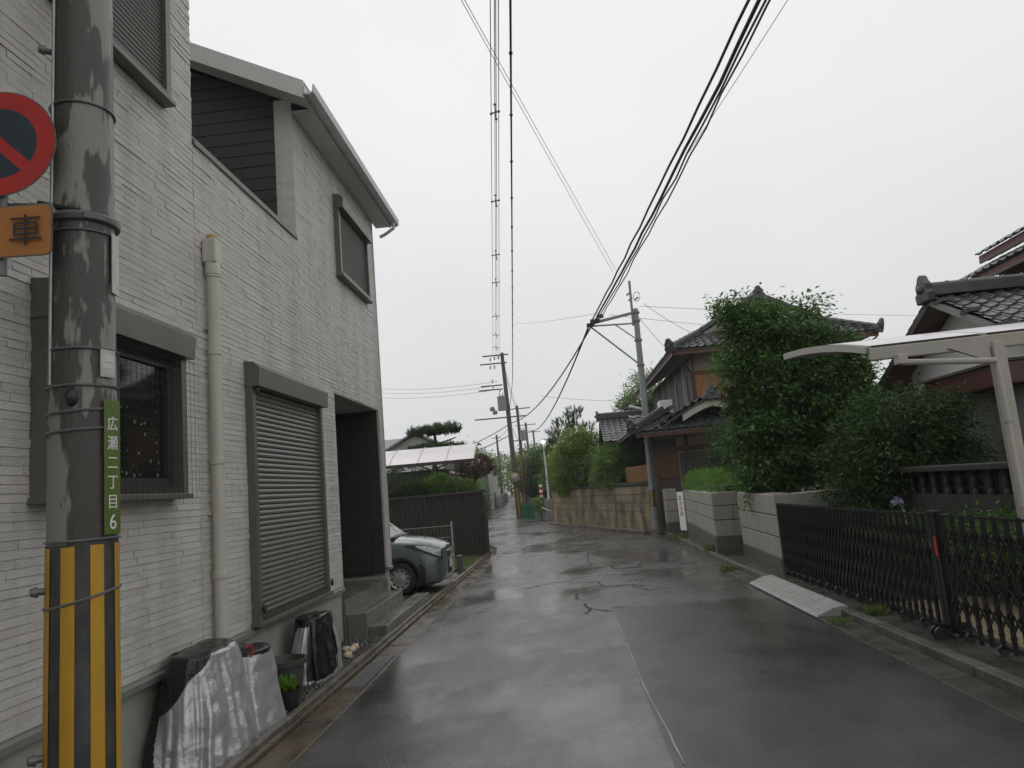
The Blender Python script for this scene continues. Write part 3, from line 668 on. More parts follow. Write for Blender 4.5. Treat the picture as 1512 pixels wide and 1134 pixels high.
# ---------------------------------------------------------------- utility pole beside the white house
PX, PY = -2.30, 3.38
pb = zg(PY)
def pr(z): return 0.156 - 0.0042 * z
pole = thing('utility_pole', 'weathered dark concrete utility pole with black and yellow tiger sheet at its foot', 'utility pole', (PX, PY, pb))
MB().lathe([(pr(z), z) for z in [pb - .3] + [i * .5 for i in range(0, 25)]] + [(0, 12)], (PX, PY, 0), 36).build('shaft', M_POLE, pole, smooth=True)
to_cam = math.atan2(-PY, -PX)                       # direction of the viewer's side of the pole
def pdir(a): return Vector((math.cos(to_cam + R_(a)), math.sin(to_cam + R_(a)), 0))
def sleeve(z0, z1, a0, a1, off, m, name, par, n=6):
    def fn(u, v):
        z = z0 + (z1 - z0) * v; d = pdir(a0 + (a1 - a0) * u); return Vector((PX, PY, z)) + d * (pr(z) + off)
    return MB().grid(n, 4, fn).build(name, m, par, smooth='all')
sheet_ = sleeve(pb, 1.62, 0, 360, .003, M_TAPE_D, 'tiger_sheet', pole, 40)
for k in range(8): sleeve(pb + .01, 1.61, 11 + k * 45, 33 + k * 45, .006, M_TAPE_Y, 'yellow_stripe', sheet_)
# note: angle grows to the viewer's right
def band(z, tilt=0.0, w=.012, m=None, off=.006, name='steel_band'):
    pts = []
    for i in range(41):
        d = pdir(i * 9); zz = z + tilt * math.sin(R_(i * 9)); pts.append(Vector((PX, PY, zz)) + d * (pr(z) + off))
    return MB().tube(pts, w / 2, 6, False).build(name, m or M_DARKSTEEL, pole, smooth=True)
for z, tl, w_ in ((3.80, -.0, .012), (3.20, 0, .05), (3.13, 0, .012), (2.54, 0, .014), (2.36, 0, .014), (2.24, .01, .014), (2.15, .01, .014), (1.635, .0, .012), (1.37, .035, .014)): band(z, tl, w_)
# step bolts and a cable strip on the far-left flank
for (z, a) in ((1.42, -78), (.70, -78), (2.30, -18), (2.66, 150), (4.1, -78)):
    d = pdir(a); p = Vector((PX, PY, z)) + d * pr(z)
    if a == -18: MB().ball(p, (.03, .03, .045), 8, 6).build('bolt_hole', M_BLACK, pole, smooth=True)
    else: MB().tube([p, p + d * .03, p + d * .032, p + d * .06], [.016, .016, .026, .018], 10).build('step_bolt', M_DARKSTEEL, pole, smooth=True)
d = pdir(-62); MB().tube([Vector((PX, PY, z)) + d * (pr(z) + .008) for z in (2.37, 4, 6, 9)], .008, 6).build('earth_cable', M_STEEL, pole, smooth=True)
# green address plate, bent plates
def plate(name, m, a, z0, z1, w, label=None, off=.012):
    zc = (z0 + z1) / 2; d = pdir(a); c = Vector((PX, PY, zc)) + d * (pr(zc) + off); tn = Vector((-d.y, d.x, 0)); up = Vector((0, 0, 1))
    o = MB().obox(c, tn * w / 2, up * (z1 - z0) / 2, d * .003).build(name, m, pole, bevel=.002)
    if label: o['label'] = label
    return o, c + d * .0035, tn, up
o, c, tn, up = plate('address_plate', M_PLATE_G, 50, 1.65, 2.29, .105, 'green address plate with white characters', .010)
for i, ch in enumerate('広瀬二丁目'): text_mesh(ch, M_PRINT_W, o, c + up * (.20 - i * .093), tn, up, .075, .0008)
text_mesh('6', M_PRINT_W, o, c - up * .265, tn, up, .10, .0008)
o2, c2, tn2, up2 = plate('number_plate', M_PLATE_W, 42, 2.40, 2.535, .085, None, .010)
M_SM = mat('small_label', (0.62, 0.62, 0.60), 0.5)
MB().obox(c2 + up2 * .025 + tn2 * .01, tn2 * .024, up2 * .017, Vector((0, 0, 0)) + tn2.cross(up2) * .001).build('label_tag', M_SM, o2)
MB().obox(c2 - up2 * .012 - tn2 * .004, tn2 * .030, up2 * .012, tn2.cross(up2) * .001).build('label_tag', M_SM, o2)
plate('cable_plate', M_PLATE_W, 66, 2.83, 3.14, .075, None, .010)
# no-parking sign and orange sub plate on a bracket
SY = 3.13; sc_ = ay(-1, 212, SY)
sign = thing('traffic_sign', 'round red and blue no parking sign on the pole bracket', 'road sign', sc_)
n_ = Vector((0.10, -1, 0)).normalized(); rt = Vector((1, .10, 0)).normalized(); upv = Vector((0, 0, 1)); RS = .268
def disc(r0, r1, off, n=40):
    m = MB(); a0 = [sc_ + (rt * math.cos(2 * math.pi * i / n) + upv * math.sin(2 * math.pi * i / n)) * r1 + n_ * off for i in range(n)]
    if r0 == 0: m.add(a0, [tuple(range(n))])
    else:
        a1 = [sc_ + (rt * math.cos(2 * math.pi * i / n) + upv * math.sin(2 * math.pi * i / n)) * r0 + n_ * off for i in range(n)]
        m.add(a0 + a1, [(i, (i + 1) % n, n + (i + 1) % n, n + i) for i in range(n)])
    return m
m = MB(); k = 40
rim = [(rt * math.cos(2 * math.pi * i / k) + upv * math.sin(2 * math.pi * i / k)) * RS for i in range(k)]
m.add([sc_ + q for q in rim] + [sc_ + q - n_ * .004 for q in rim], [tuple(range(k)), tuple(range(2 * k - 1, k - 1, -1))] + [(i, k + i, k + (i + 1) % k, (i + 1) % k) for i in range(k)])
pl = m.build('sign_plate', M_ALU, sign)
disc(.178, .262, .0012).build('red_ring', M_RED, sign); disc(0, .178, .0012).build('blue_face', M_BLUE, sign)
dd = (rt - upv).normalized(); pp = (rt + upv).normalized()
MB().add([sc_ + dd * s * .18 + pp * t_ * .028 + n_ * .0022 for s, t_ in ((-1, -1), (1, -1), (1, 1), (-1, 1))], [(0, 1, 2, 3)]).build('red_slash', M_RED, sign)
arm0 = Vector((PX, PY, 3.20)) + pdir(-50) * pr(3.2)
MB().tube([arm0, Vector((sc_.x + .2, SY + .09, 3.24)), Vector((sc_.x - .1, SY + .06, 3.26))], .022, 8).build('bracket_arm', M_DARKSTEEL, sign, smooth=True)
MB().tube([Vector((sc_.x, SY + .035, 2.9)), Vector((sc_.x, SY + .035, sc_.z + .1))], .018, 8).build('mounting_tube', M_DARKSTEEL, sign, smooth=True)
MB().tube([Vector((PX, PY, 3.22)) + pdir(-5) * (pr(3.2) + .01), Vector((PX, PY, 3.27)) + pdir(-70) * .2, ], .012, 6).build('clamp_rod', M_BLACK, sign)
p0, p1 = ay(72, 343, SY), ay(-1, 343, SY); hw = (p0 - p1).length; ps = p1
sub = thing('sign_sub_plate', 'orange rounded supplementary plate with black character below the round sign', 'road sign', ps)
def rrect(c, w, h, r, off, n=6):
    P = []
    for (sx, sz, a0) in ((1, 1, 0), (-1, 1, 90), (-1, -1, 180), (1, -1, 270)):
        for i in range(n + 1): a = R_(a0 + 90 * i / n); P.append(c + rt * (sx * (w - r) + r * math.cos(a)) + upv * (sz * (h - r) + r * math.sin(a)) + n_ * off)
    return P
P = rrect(ps, hw, .128, .035, 0); MB().prism(P, -n_ * .004).build('plate', M_ALU, sub)
MB().add(rrect(ps, hw - .006, .122, .030, .0015), [tuple(range(len(P)))]).build('orange_face', M_ORANGE, sub)
q = ay(38, 343, SY) + n_ * .0035
text_mesh('車', M_PRINT_K, sub, q, rt, upv, .165, .0006)
MB().tube([ps - n_ * .03 + upv * .12, ps - n_ * .03 + upv * .25], .014, 8).build('hanger', M_DARKSTEEL, sub)

# ---------------------------------------------------------------- draped covers, pots, gravel
def drape(c, rx, ry, h, nfold, seed, fold=.05, flare=1.25, tilt=0.0, nu=240, nv=110, rot=0.0, sq=2.5):
    """sheet thrown over a box-like thing: flat top, straight sharp folds that deepen to the hem"""
    def fn(u, v):
        a = 2 * math.pi * u; ca, sa = math.cos(a), math.sin(a)
        rr = (abs(ca) ** sq + abs(sa) ** sq) ** (-1 / sq)
        if v < .30:
            q = v / .30; k = q; z = h - .05 * h * q ** 4
        else:
            q = (v - .30) / .70; k = 1 + (flare - 1) * q ** .85; z = h * (.95 * (1 - q))
        w = 0 if v < .27 else ((v - .27) / .73) ** .8
        aw = a + .35 * math.sin(2 * a + seed) + .12 * noise.noise(Vector((ca, sa, z * 1.5 + seed)))
        ph = aw * nfold + 1.3 * noise.noise(Vector((ca * 1.5, sa * 1.5, seed))) + .9 * noise.noise(Vector((ca * 2, sa * 2, z * 2.2 + seed)))
        tri = math.sin(ph) * .65 + math.sin(ph * 2.3 + seed) * .35; tri2 = abs(math.sin(ph * 1.5 + z * 3)) - .5
        p = Vector((ca * rr * rx * k, sa * rr * ry * k, z)) + Vector((ca, sa, 0)) * fold * w * (tri * .75 + tri2 * .45)
        n1 = noise.noise_vector(p * 3.2 + Vector((seed, 0, 0))); n2 = noise.noise_vector(p * 8 + Vector((0, seed, 0))); n3 = n2
        g_ = 1.0 if v > .1 else v * 10
        p += Vector((ca, sa, .2)) * g_ * (.022 * n1.x + .012 * n2.x) + Vector((0, 0, 1)) * (.030 * n1.z + .022 * n2.z) * (1 if v < .3 else 0)
        p.z = max(p.z + tilt * p.x, .005)
        return Vector(c) + p
    return MB().grid(nu, nv, fn)
def split_build(mb, test, names, mats, root):
    nmA, nmB = MB(), MB()
    for part, want in ((nmA, True), (nmB, False)):
        idx = {}
        for f in mb.f:
            cen = sum((Vector(mb.v[i]) for i in f), Vector()) / len(f)
            if test(cen) == want:
                g_ = []
                for i in f:
                    if i not in idx: idx[i] = len(part.v); part.v.append(mb.v[i])
                    g_.append(idx[i])
                part.f.append(tuple(g_))
    nmA.build(names[0], mats[0], root, smooth='all'); nmB.build(names[1], mats[1], root, smooth='all')
zc = zg(5.3)
b1 = thing('covered_planter', 'bulky planter wrapped in black plastic on top with a large silver sheet hanging in front', 'cover', (-2.74, 5.42, zc))
mb = drape((-2.76, 5.42, zc), .19, .33, .80, 7, 1.3, .050, 1.60)
split_build(mb, lambda p: (lambda w: w > .10 and p.z - zc < .36 + .55 * w + .015 * math.sin(p.y * 23 + p.x * 17) and p.z - zc < .765)((p.x + 2.95) * 1.5 + (p.y - 5.0) * .75 + .03 * math.sin(p.z * 11)),
            ('silver_sheet', 'black_sheet'), (M_SILVER, M_BAG), b1)
MB().tube([(-2.52, 5.60, zc + .72), (-2.49, 5.63, zc + .74), (-2.485, 5.65, zc + .69), (-2.50, 5.65, zc + .64), (-2.52, 5.63, zc + .66)], .008, 6).build('red_tie', M_RED, b1, smooth=True)
b1b = thing('covered_planter', 'low silver covered planter leaning behind the big black and silver one', 'cover', (-2.72, 6.05, zc))
mb = drape((-2.72, 6.05, zc), .17, .20, .66, 6, 4.0, .04, 1.45)
split_build(mb, lambda p: p.z - zc < .60, ('silver_sheet', 'black_sheet'), (M_SILVER, M_BAG), b1b)
zc2 = zg(7.6)
b2 = thing('covered_planter', 'planter under a black sheet with silver flaps beside the entrance steps', 'cover', (-2.74, 7.78, zc2))
mb = drape((-2.75, 7.78, zc2), .15, .30, .66, 6, 2.2, .045, 1.5)
split_build(mb, lambda p: (p.z - zc2 < .66 - abs(p.y - 8.06) * 1.55 and p.x > -2.80) or (p.y < 7.50 and p.x < -2.70 and p.z - zc2 < .55) or p.z - zc2 < .05, ('silver_sheet', 'black_sheet'), (M_SILVER, M_BAG), b2)
def pot(c, r, h, m, label, grp=None):
    t = thing('plant_pot', label, 'plant pot', c, grp)
    MB().lathe([(0, 0), (r * .76, 0), (r * .95, h * .86), (r * 1.08, h * .87), (r * 1.1, h), (r * .98, h), (r * .94, h * .88), (r * .9, h * .82), (0, h * .82)], c, 28).build('tub', m, t, smooth=30)
    MB().lathe([(0, h * .80), (r * .9, h * .84)], c, 20).build('soil', M_SOIL, t)
    return t
pot((-2.72, 6.86, zg(6.86) + .02), .185, .36, M_POT, 'large grey green plastic plant pot standing between the covered planters')
pt = pot((-2.56, 6.52, zg(6.5) + .02), .10, .17, M_BLACK, 'small black plastic plant pot holding a green seedling')
sd_ = MB()
for i in range(14):
    a = random.uniform(0, 6.28); L = random.uniform(.07, .14); c = Vector((-2.56, 6.52, zg(6.5) + .16)); up_ = random.uniform(.04, .16)
    d = Vector((math.cos(a), math.sin(a), 0)); s_ = Vector((-d.y, d.x, 0)) * .022
    b_ = c + Vector((0, 0, up_ * .6)); sd_.add([c, b_ + d * L * .5 + s_ + Vector((0, 0, up_ * .5)), b_ + d * L + Vector((0, 0, up_ * .3)), b_ + d * L * .5 - s_ + Vector((0, 0, up_ * .5))], [(0, 1, 2), (0, 2, 3)])
sd_.tint = [random.uniform(.5, 1) for _ in sd_.f]
sdl = sd_.build('seedling', L_HEDGE, None, (-2.56, 6.52, zg(6.5) + .16)); tag(sdl, 'bright green leafy seedling growing in the small black pot', 'plant')
M_TEAL = mat('teal_plastic', (0.03, 0.10, 0.12), .4)
tag(MB().box(-2.72, -2.50, 6.12, 6.34, zg(6) + .022, zg(6) + .06).build('plastic_tray', M_TEAL, base=(-2.6, 6.2, zg(6)), bevel=.01), 'flat teal plastic tray lying on the gravel by the silver sheet', 'tray')
peb = MB()
for i in range(1300):
    x, y = random.uniform(-2.99, -2.48), random.uniform(4.2, 9.68); r = random.uniform(.008, .024)
    peb.ball((x, y, zg(y) + .02 + r * .3), (r, r * random.uniform(.7, 1.3), r * .6), 5, 3)
tag(peb.build('pebbles', M_PEBBLE, smooth='all'), 'dark grey pebbles covering the bed at the foot of the house', 'gravel', kind='stuff')
for i in range(9):
    y = random.gauss(8.75, .13); x = random.gauss(-2.78, .06); r = random.uniform(.03, .055); mb = MB().ball((x, y, zg(y) + .03 + r * .4), (r, r * 1.2, r * .75), 8, 6)
    mb.v = [tuple(Vector(v) + noise.noise_vector(Vector(v) * 25) * .012) for v in mb.v]
    tag(mb.build('pale_stone', M_SHELL, base=(x, y, zg(y) + .02)), 'pale pinkish stone in the little heap on the pebbles before the steps', 'stone', 'heap of pale stones')

# ---------------------------------------------------------------- parked car
def build_car():
    M_PAINT = mat('grey_green_car_paint', (0.088, 0.115, 0.108), 0.28, 0.04, 2, metal=0.3, coat=1.0, objspace=True)
    M_TYRE = mat('tyre', (0.015, 0.015, 0.015), 0.75, 0.2, 20, objspace=True); M_RIM = mat('wheel_cover', (0.38, 0.39, 0.39), 0.3, 0.08, 8, metal=0.6, objspace=True)
    M_TRIM = mat('black_trim', (0.012, 0.012, 0.013), 0.5, 0.1, objspace=True); M_CHROME = mat('chrome', (0.6, 0.6, 0.6), 0.12, 0.03, metal=1.0)
    M_LAMP = mat('lamp_glass', (0.34, 0.36, 0.37), 0.06, 0.5, 16, spec=.8, objspace=True); M_GLASS = mat('car_glass', (0.10, 0.125, 0.12), 0.04, 0.05, spec=.8)
    car = thing('parked_car', 'grey green compact car parked nose out beside the white house', 'car', (0, 0, 0))
    ST = [(0.0, .75, .30, .56), (-.03, .80, .22, .68), (-.10, .855, .18, .77), (-.24, .915, .17, .82), (-.48, .975, .17, .842), (-.80, 1.02, .17, .846), (-1.15, 1.05, .17, .8475),
          (-1.6, 1.06, .17, .8475), (-2.4, 1.06, .17, .8475), (-3.2, 1.07, .17, .8475), (-3.8, 1.07, .18, .845), (-4.1, 1.06, .22, .82), (-4.22, 1.02, .28, .76), (-4.26, .95, .36, .62)]
    SEC = [(0, 0, 0), (.55, 0, 0), (.90, .0, .0), (.975, .06, 0), (1.0, .20, 0), (1.0, .42, 0), (.992, .62, 0), (.975, .78, 0), (.945, .88, 0), (.885, .955, 0), (.72, 1.0, .008), (.4, 1.0, .03), (0, 1.0, .04)]
    NS = len(SEC)
    def stn(x):
        for a, b in zip(ST, ST[1:]):
            if b[0] <= x <= a[0]:
                k = (a[0] - x) / (a[0] - b[0]); return [a[i] + (b[i] - a[i]) * k for i in range(4)]
        return list(ST[-1] if x < ST[-1][0] else ST[0])
    def surf(x, v, side=-1):
        _, zt, zb, hw = stn(x); i = min(int(v), NS - 2); k = v - i
        a, b = SEC[i], SEC[i + 1]; y = (a[0] + (b[0] - a[0]) * k) * hw; z = zb + (zt - zb) * (a[1] + (b[1] - a[1]) * k) + a[2] + (b[2] - a[2]) * k
        return Vector((x, side * y, z))
    xs = [0, -.015, -.03, -.06, -.10, -.16, -.24, -.35, -.48, -.64, -.80, -.97, -1.15, -1.4, -1.7, -2.1, -2.6, -3.1, -3.5, -3.8, -4.0, -4.1, -4.17, -4.22, -4.26]
    body = MB(); K = 2 * NS - 2
    for x in xs:
        for i in range(NS): body.v.append(tuple(surf(x, min(i, NS - 1 - 1e-6), -1)))
        for i in range(NS - 2, 0, -1): body.v.append(tuple(surf(x, i, 1)))
    for i in range(len(xs) - 1):
        for j in range(K):
            a, b = i * K + j, i * K + (j + 1) % K; body.f.append((a, a + K, b + K, b))
    body.f.append(tuple(range(K))); body.f.append(tuple(range((len(xs) - 1) * K, len(xs) * K))[::-1])
    bo = body.build('body', M_PAINT, car, smooth=35)
    bpy.context.view_layer.update()
    cut = MB()
    for x in (-.83, -3.58):
        for s in (-1, 1): cut.lathe([(.352, s * .52 - .34), (.352, s * .52 + .34)], (x, s * .45, .31), 32, 'y', cap=True)
    co = cut.build('cut', M_TRIM); me_ = co.data
    bm = bmesh.new(); bm.from_mesh(me_); bmesh.ops.recalc_face_normals(bm, faces=bm.faces); bm.to_mesh(me_); bm.free()
    bm = bmesh.new(); bm.from_mesh(bo.data); bmesh.ops.recalc_face_normals(bm, faces=bm.faces); bm.to_mesh(bo.data); bm.free()
    md = bo.modifiers.new('b', 'BOOLEAN'); md.object = co; md.operation = 'DIFFERENCE'; md.solver = 'EXACT'
    bpy.context.view_layer.update()
    nm = bpy.data.meshes.new_from_object(bo.evaluated_get(bpy.context.evaluated_depsgraph_get()))
    bo.modifiers.clear(); bo.data = nm; nm.name = 'body'
    nm.materials.clear(); nm.materials.append(M_PAINT)
    for p_ in nm.polygons: p_.material_index = 0
    bpy.data.objects.remove(co)
    def patch(x0, x1, v0, v1, off, nx=10, nv=6, shape=None, sides=(-1, 1), nm_='patch', m=M_TRIM, par=None):
        for s in sides:
            def fn(u, w):
                x = x0 + (x1 - x0) * u; a, b = (v0, v1) if shape is None else shape(u)
                v = a + (b - a) * w; p = surf(x, v, s)
                e1 = surf(x - .01, v, s) - surf(x + .01, v, s); e2 = surf(x, min(v + .05, NS - 1.01), s) - surf(x, max(v - .05, 0), s)
                nn = e1.cross(e2)
                if nn.y * s < 0 and abs(nn.y) > 1e-9: nn = -nn
                return p + (nn.normalized() if nn.length > 1e-12 else Vector((0, s, 0))) * off
            MB().grid(nx, nv, fn).build(nm_, m, par or car, smooth='all')
    # headlights wrap from the nose to the wing, grille, bumper cladding
    patch(-.03, -.70, 7, 9, .008, 14, 6, lambda u: (6.4 + 1.4 * u ** 1.5, 8.9 - .5 * u), nm_='headlight_housing', m=M_TRIM)
    patch(-.06, -.50, 7, 9, .016, 12, 6, lambda u: (6.75 + 1.1 * u ** 1.5, 8.6 - .35 * u), nm_='headlight', m=M_LAMP)
    patch(-.34, -.455, 3, 6, .006, 5, 6, lambda u: (3.0, 5.0 + .5 * u), nm_='bumper_cladding', m=M_TRIM)
    MB().grid(8, 4, lambda u, v: Vector((.012 - .05 * (2 * u - 1) ** 2, (u - .5) * 1.02, .30 + .26 * v))).build('grille', M_TRIM, car, smooth='all')
    MB().grid(8, 2, lambda u, v: Vector((.014 - .06 * (2 * u - 1) ** 2, (u - .5) * .98, .62 + .08 * v))).build('upper_grille', M_TRIM, car, smooth='all')
    MB().tube([(.02 - .055 * (t_ / 8) ** 2, t_ / 8 * .5, .735) for t_ in range(-8, 9)], .012, 6).build('chrome_bar', M_CHROME, car, smooth=True)
    MB().lathe([(0, .022), (.035, .018), (.05, .008)], (0, 0, .70), 16, 'x').build('badge', M_CHROME, car)
    box('number_plate', M_PLATE_W, car, .018, .03, -.165, .165, .40, .565)
    MB().grid(8, 1, lambda u, v: Vector((.03 - .18 * abs(2 * u - 1) ** 2.4, (u - .5) * 1.5, .215 + .03 * v))).build('lip', M_CHROME, car, smooth='all')
    # cabin
    CAB = [(-.98, 1.045, 1.05, .80, .80), (-1.30, 1.05, 1.33, .81, .68), (-1.62, 1.05, 1.56, .825, .62), (-1.85, 1.05, 1.635, .83, .62), (-2.3, 1.05, 1.675, .835, .625), (-3.0, 1.055, 1.68, .835, .625), (-3.6, 1.06, 1.66, .83, .62), (-3.95, 1.06, 1.62, .82, .61), (-4.18, 1.05, 1.12, .78, .70)]
    cab = MB(); cs = [(1, 0), (.97, .30), (.93, .62), (.90, .86), (.84, .96), (.6, 1.0), (0, 1.02)]
    def cpt(q, i, s):
        x, zb_, zt_, wb, wt = q; f = [0, .33, .66, .88, .97, 1, 1.0][i]; yy = [wb, wb + (wt - wb) * .3, wb + (wt - wb) * .65, wb + (wt - wb) * .92, wt * .97, wt * .72, 0][i]
        return Vector((x, s * yy, zb_ + (zt_ - zb_) * f + (.012 if i == 6 else 0)))
    KC = 13
    for q in CAB:
        for i in range(7): cab.v.append(tuple(cpt(q, i, -1)))
        for i in range(5, -1, -1): cab.v.append(tuple(cpt(q, i, 1)))
    for i in range(len(CAB) - 1):
        for j in range(KC - 1): a = i * KC + j; cab.f.append((a, a + KC, a + KC + 1, a + 1))
    cab.f.append(tuple(range((len(CAB) - 1) * KC, len(CAB) * KC))[::-1])
    cab.build('cabin', M_PAINT, car, smooth=40)
    def lerpq(k):
        i = min(int(k), len(CAB) - 2); f = k - i; return tuple(CAB[i][n_] + (CAB[i + 1][n_] - CAB[i][n_]) * f for n_ in range(5))
    def cs_at(k, i, s):
        i0 = min(int(i), 5); f = i - i0; q = lerpq(k); return cpt(q, i0, s).lerp(cpt(q, i0 + 1, s), f)
    # windscreen
    MB().grid(8, 8, lambda u, v: (lambda p: p + Vector((.006, 0, .008)))(cs_at(.12 + 2.4 * u, 6 - (1.5 if v < .5 else 1.5) * abs(2 * v - 1) * 1.05, -1 if v < .5 else 1))).build('windscreen', M_GLASS, car, smooth='all')
    for s in (-1, 1):
        for (k0, k1) in ((1.35, 3.7), (3.85, 5.2), (5.3, 6.7)):
            MB().grid(6, 4, lambda u, v: cs_at(max(k0 + (k1 - k0) * u, k0 + (1.15 * v if k0 < 2 else 0)), .25 + 2.5 * v, s) + Vector((0, s * .007, 0))).build('side_window', M_GLASS, car, smooth='all')
        MB().ball((-1.42, s * .93, 1.10), (.06, .09, .07), 10, 8).build('door_mirror', M_PAINT, car, smooth=True)
        for x in (-1.95, -2.85): box('door_handle', M_CHROME, car, x - .09, x + .09, s * .848 - .012, s * .848 + .012, .90, .925, .005)
        for x in (-1.35, -2.28, -3.30): MB().tube([surf(x, v_, s) + Vector((0, s * .001, 0)) for v_ in (3.2, 5, 7, 8.5)], .003, 4).build('door_gap', M_TRIM, car)
    for s, y in ((-1, -.35), (1, .25)): MB().tube([(-.97, y, 1.07), (-1.05, y + .3, 1.12), (-1.12, y + .5, 1.17)], .009, 5).build('wiper', M_TRIM, car)
    MB().grid(4, 8, lambda u, v: Vector((-.93 - .10 * u, (v - .5) * 1.46, 1.078 + .012 * u))).build('cowl', M_TRIM, car)
    for s in (-1, 1):
        for x in (-.83, -3.58):
            y0 = s * .70
            # cladding around the arch
            MB().grid(20, 1, lambda u, v: (lambda a, r: Vector((x + r * math.cos(a), s * (.851 if x < -1 else .851), .31 + r * math.sin(a))))(math.pi * (-.06 + 1.12 * u), .352 + .05 * v)).build('arch_cladding', M_TRIM, car, smooth='all')
            MB().lathe([(.15, s * .10), (.36, s * .10), (.36, s * .30)] if s > 0 else [(.36, -.30), (.36, -.10), (.15, -.10)], (x, s * .52, .31), 24, 'y').build('wheel_well', M_TRIM, car)
            wh = MB().lathe([(.19, -.09), (.27, -.095), (.305, -.07), (.312, 0), (.305, .07), (.27, .095), (.19, .09)], (x, s * .745, .312), 36, 'y').build('wheel', M_TYRE, car, smooth='all')
            MB().lathe([(0, s * .085), (.05, s * .085), (.07, s * .078), (.15, s * .070), (.195, s * .078), (.205, s * .092), (.215, s * .08)], (x, s * .745, .312), 36, 'y').build('wheel_cover', M_RIM, wh, smooth='all')
            for i in range(10):
                a = 2 * math.pi * i / 10; cx_, cz_ = x + .155 * math.cos(a), .312 + .155 * math.sin(a)
                MB().lathe([(0, s * .002), (.022, s * .001)], (cx_, s * (.745 + .0745), cz_), 8, 'y').build('cover_hole', M_TRIM, wh)
    box('underbody', M_TRIM, car, -4.1, -.2, -.78, .78, .16, .30)
    return car
car = build_car()
YC = 13.85 + .8475
car.location = (-2.40, YC, zg(14.5) + .002); car.rotation_euler = (0, 0, R_(0))
# pale car behind the brown fence: same body, white paint
car2 = copy_tree(car)
M_PALE = mat('white_car_paint', (0.62, 0.62, 0.61), 0.3, 0.03, coat=1.0)
car2['label'] = 'white car whose roof shows over the brown corrugated fence'
car2.location = (-4.25, 24.2, zg(24) + .06); car2.scale = (1, 1, .93)
for c in car2.children:
    if c.name.split('.')[0] in ('body', 'cabin', 'door_mirror'):
        c.material_slots[0].link = 'OBJECT'; c.material_slots[0].material = M_PALE

# ---------------------------------------------------------------- brown corrugated fence, mesh panel, carport
FY = 21.6
fence = thing('corrugated_fence', 'dark brown corrugated sheet fence with capped top beside the parking pad', 'fence', (-4.5, FY, zg(FY)))
me = MB(); W_ = .76; n = 40
for i in range(n):
    f = lambda k: .016 * (1 if (k % 4) in (1, 2) else -1)
    a, b = W_ * i / n, W_ * (i + 1) / n
    me.add([(a, f(i), 0), (b, f(i + 1), 0), (b, f(i + 1), 1.86), (a, f(i), 1.86)], [(0, 1, 2, 3)])
me = me.mesh('corrugated_sheet'); me.materials.append(M_CORR)
for i in range(10): piece('corrugated_sheet', me, fence, (-2.40 - (i + 1) * W_, FY + .004 * (i % 2), zg(FY) - .02))
me2 = me
for i in range(6): piece('corrugated_sheet', me, fence, (-2.42 - .02 * (i + 1) * 6, FY + (i) * W_ + .03, zg(FY) - .05), (0, 0, R_(99)))
box('capping', M_CORR, fence, -10.0, -2.33, FY - .06, FY + .06, zg(FY) + 1.84, zg(FY) + 1.91)
for x in (-2.38, -4.6, -6.9): box('fence_post', M_WOODDARK, fence, x - .05, x + .05, FY + .03, FY + .12, zg(FY) - .1, zg(FY) + 1.72)
mesh_f = thing('mesh_fence', 'low wire mesh fence panel with slim grey post in front of the brown fence', 'fence', (-5.0, 19.7, zg(19.7)))
for x in (-3.10, -5.1, -7.1): MB().tube([(x, 19.7, zg(19.7)), (x, 19.7, zg(19.7) + 1.14)], .028, 8).build('post', M_STEEL, mesh_f, smooth=True)
for z in (.10, .72, 1.02): MB().tube([(-8, 19.7, zg(19.7) + z), (-3.1, 19.7, zg(19.7) + z)], .012, 6).build('rail', M_GREYWOOD, mesh_f)
wm = MB()
for i in range(80): wm.bar((-8 + i * .062, 19.7, zg(19.7) + .1), (-8 + i * .062, 19.7, zg(19.7) + 1.02), .004)
tag(wm.build('wires', M_GREYWOOD, mesh_f), kind='stuff')
# block standing by the car nose
tag(MB().box(-2.62, -2.50, 17.0, 17.25, zg(17), zg(17) + .42).build('stone_post', M_ASHBASE, base=(-2.56, 17.1, zg(17)), bevel=.015), 'short dark stone post at the corner of the parking pad', 'bollard')
# back carport with curved translucent roof
M_POLY = mat('milky_polycarbonate', (0.62, 0.58, 0.60), 0.25, 0.06, 2)
cp = thing('carport', 'carport with pale curved polycarbonate roof above the brown fence', 'carport', (-6, 25.5, zg(25)))
def cpr(u): return (24.6 + 2.4 * u, 2.84 + .62 * math.sin(math.pi * .5 * min(1, u * 1.3)) - .12 * max(0, u - .77))
for i in range(5):
    xa = -2.95 - i * .98; MB().grid(1, 10, lambda u, v: (xa - .95 * u, cpr(v)[0], cpr(v)[1])).build('roof_sheet', M_POLY, cp, smooth='all')
    MB().tube([(xa - .965, cpr(v / 10)[0], cpr(v / 10)[1] + .01) for v in range(11)], .018, 6).build('rafter', M_GUTTERP, cp)
MB().tube([(-2.94, cpr(v / 10)[0], cpr(v / 10)[1] + .005) for v in range(11)], .025, 6).build('rafter', M_GREYWOOD, cp)
box('front_beam', M_ALU_D, cp, -7.9, -2.85, 24.5, 24.62, 2.74, 2.85)
for x in (-3.6, -7.4): MB().tube([(x, 24.56, zg(24.5)), (x, 24.56, 2.75)], .035, 8).build('post', M_ALU_D, cp)
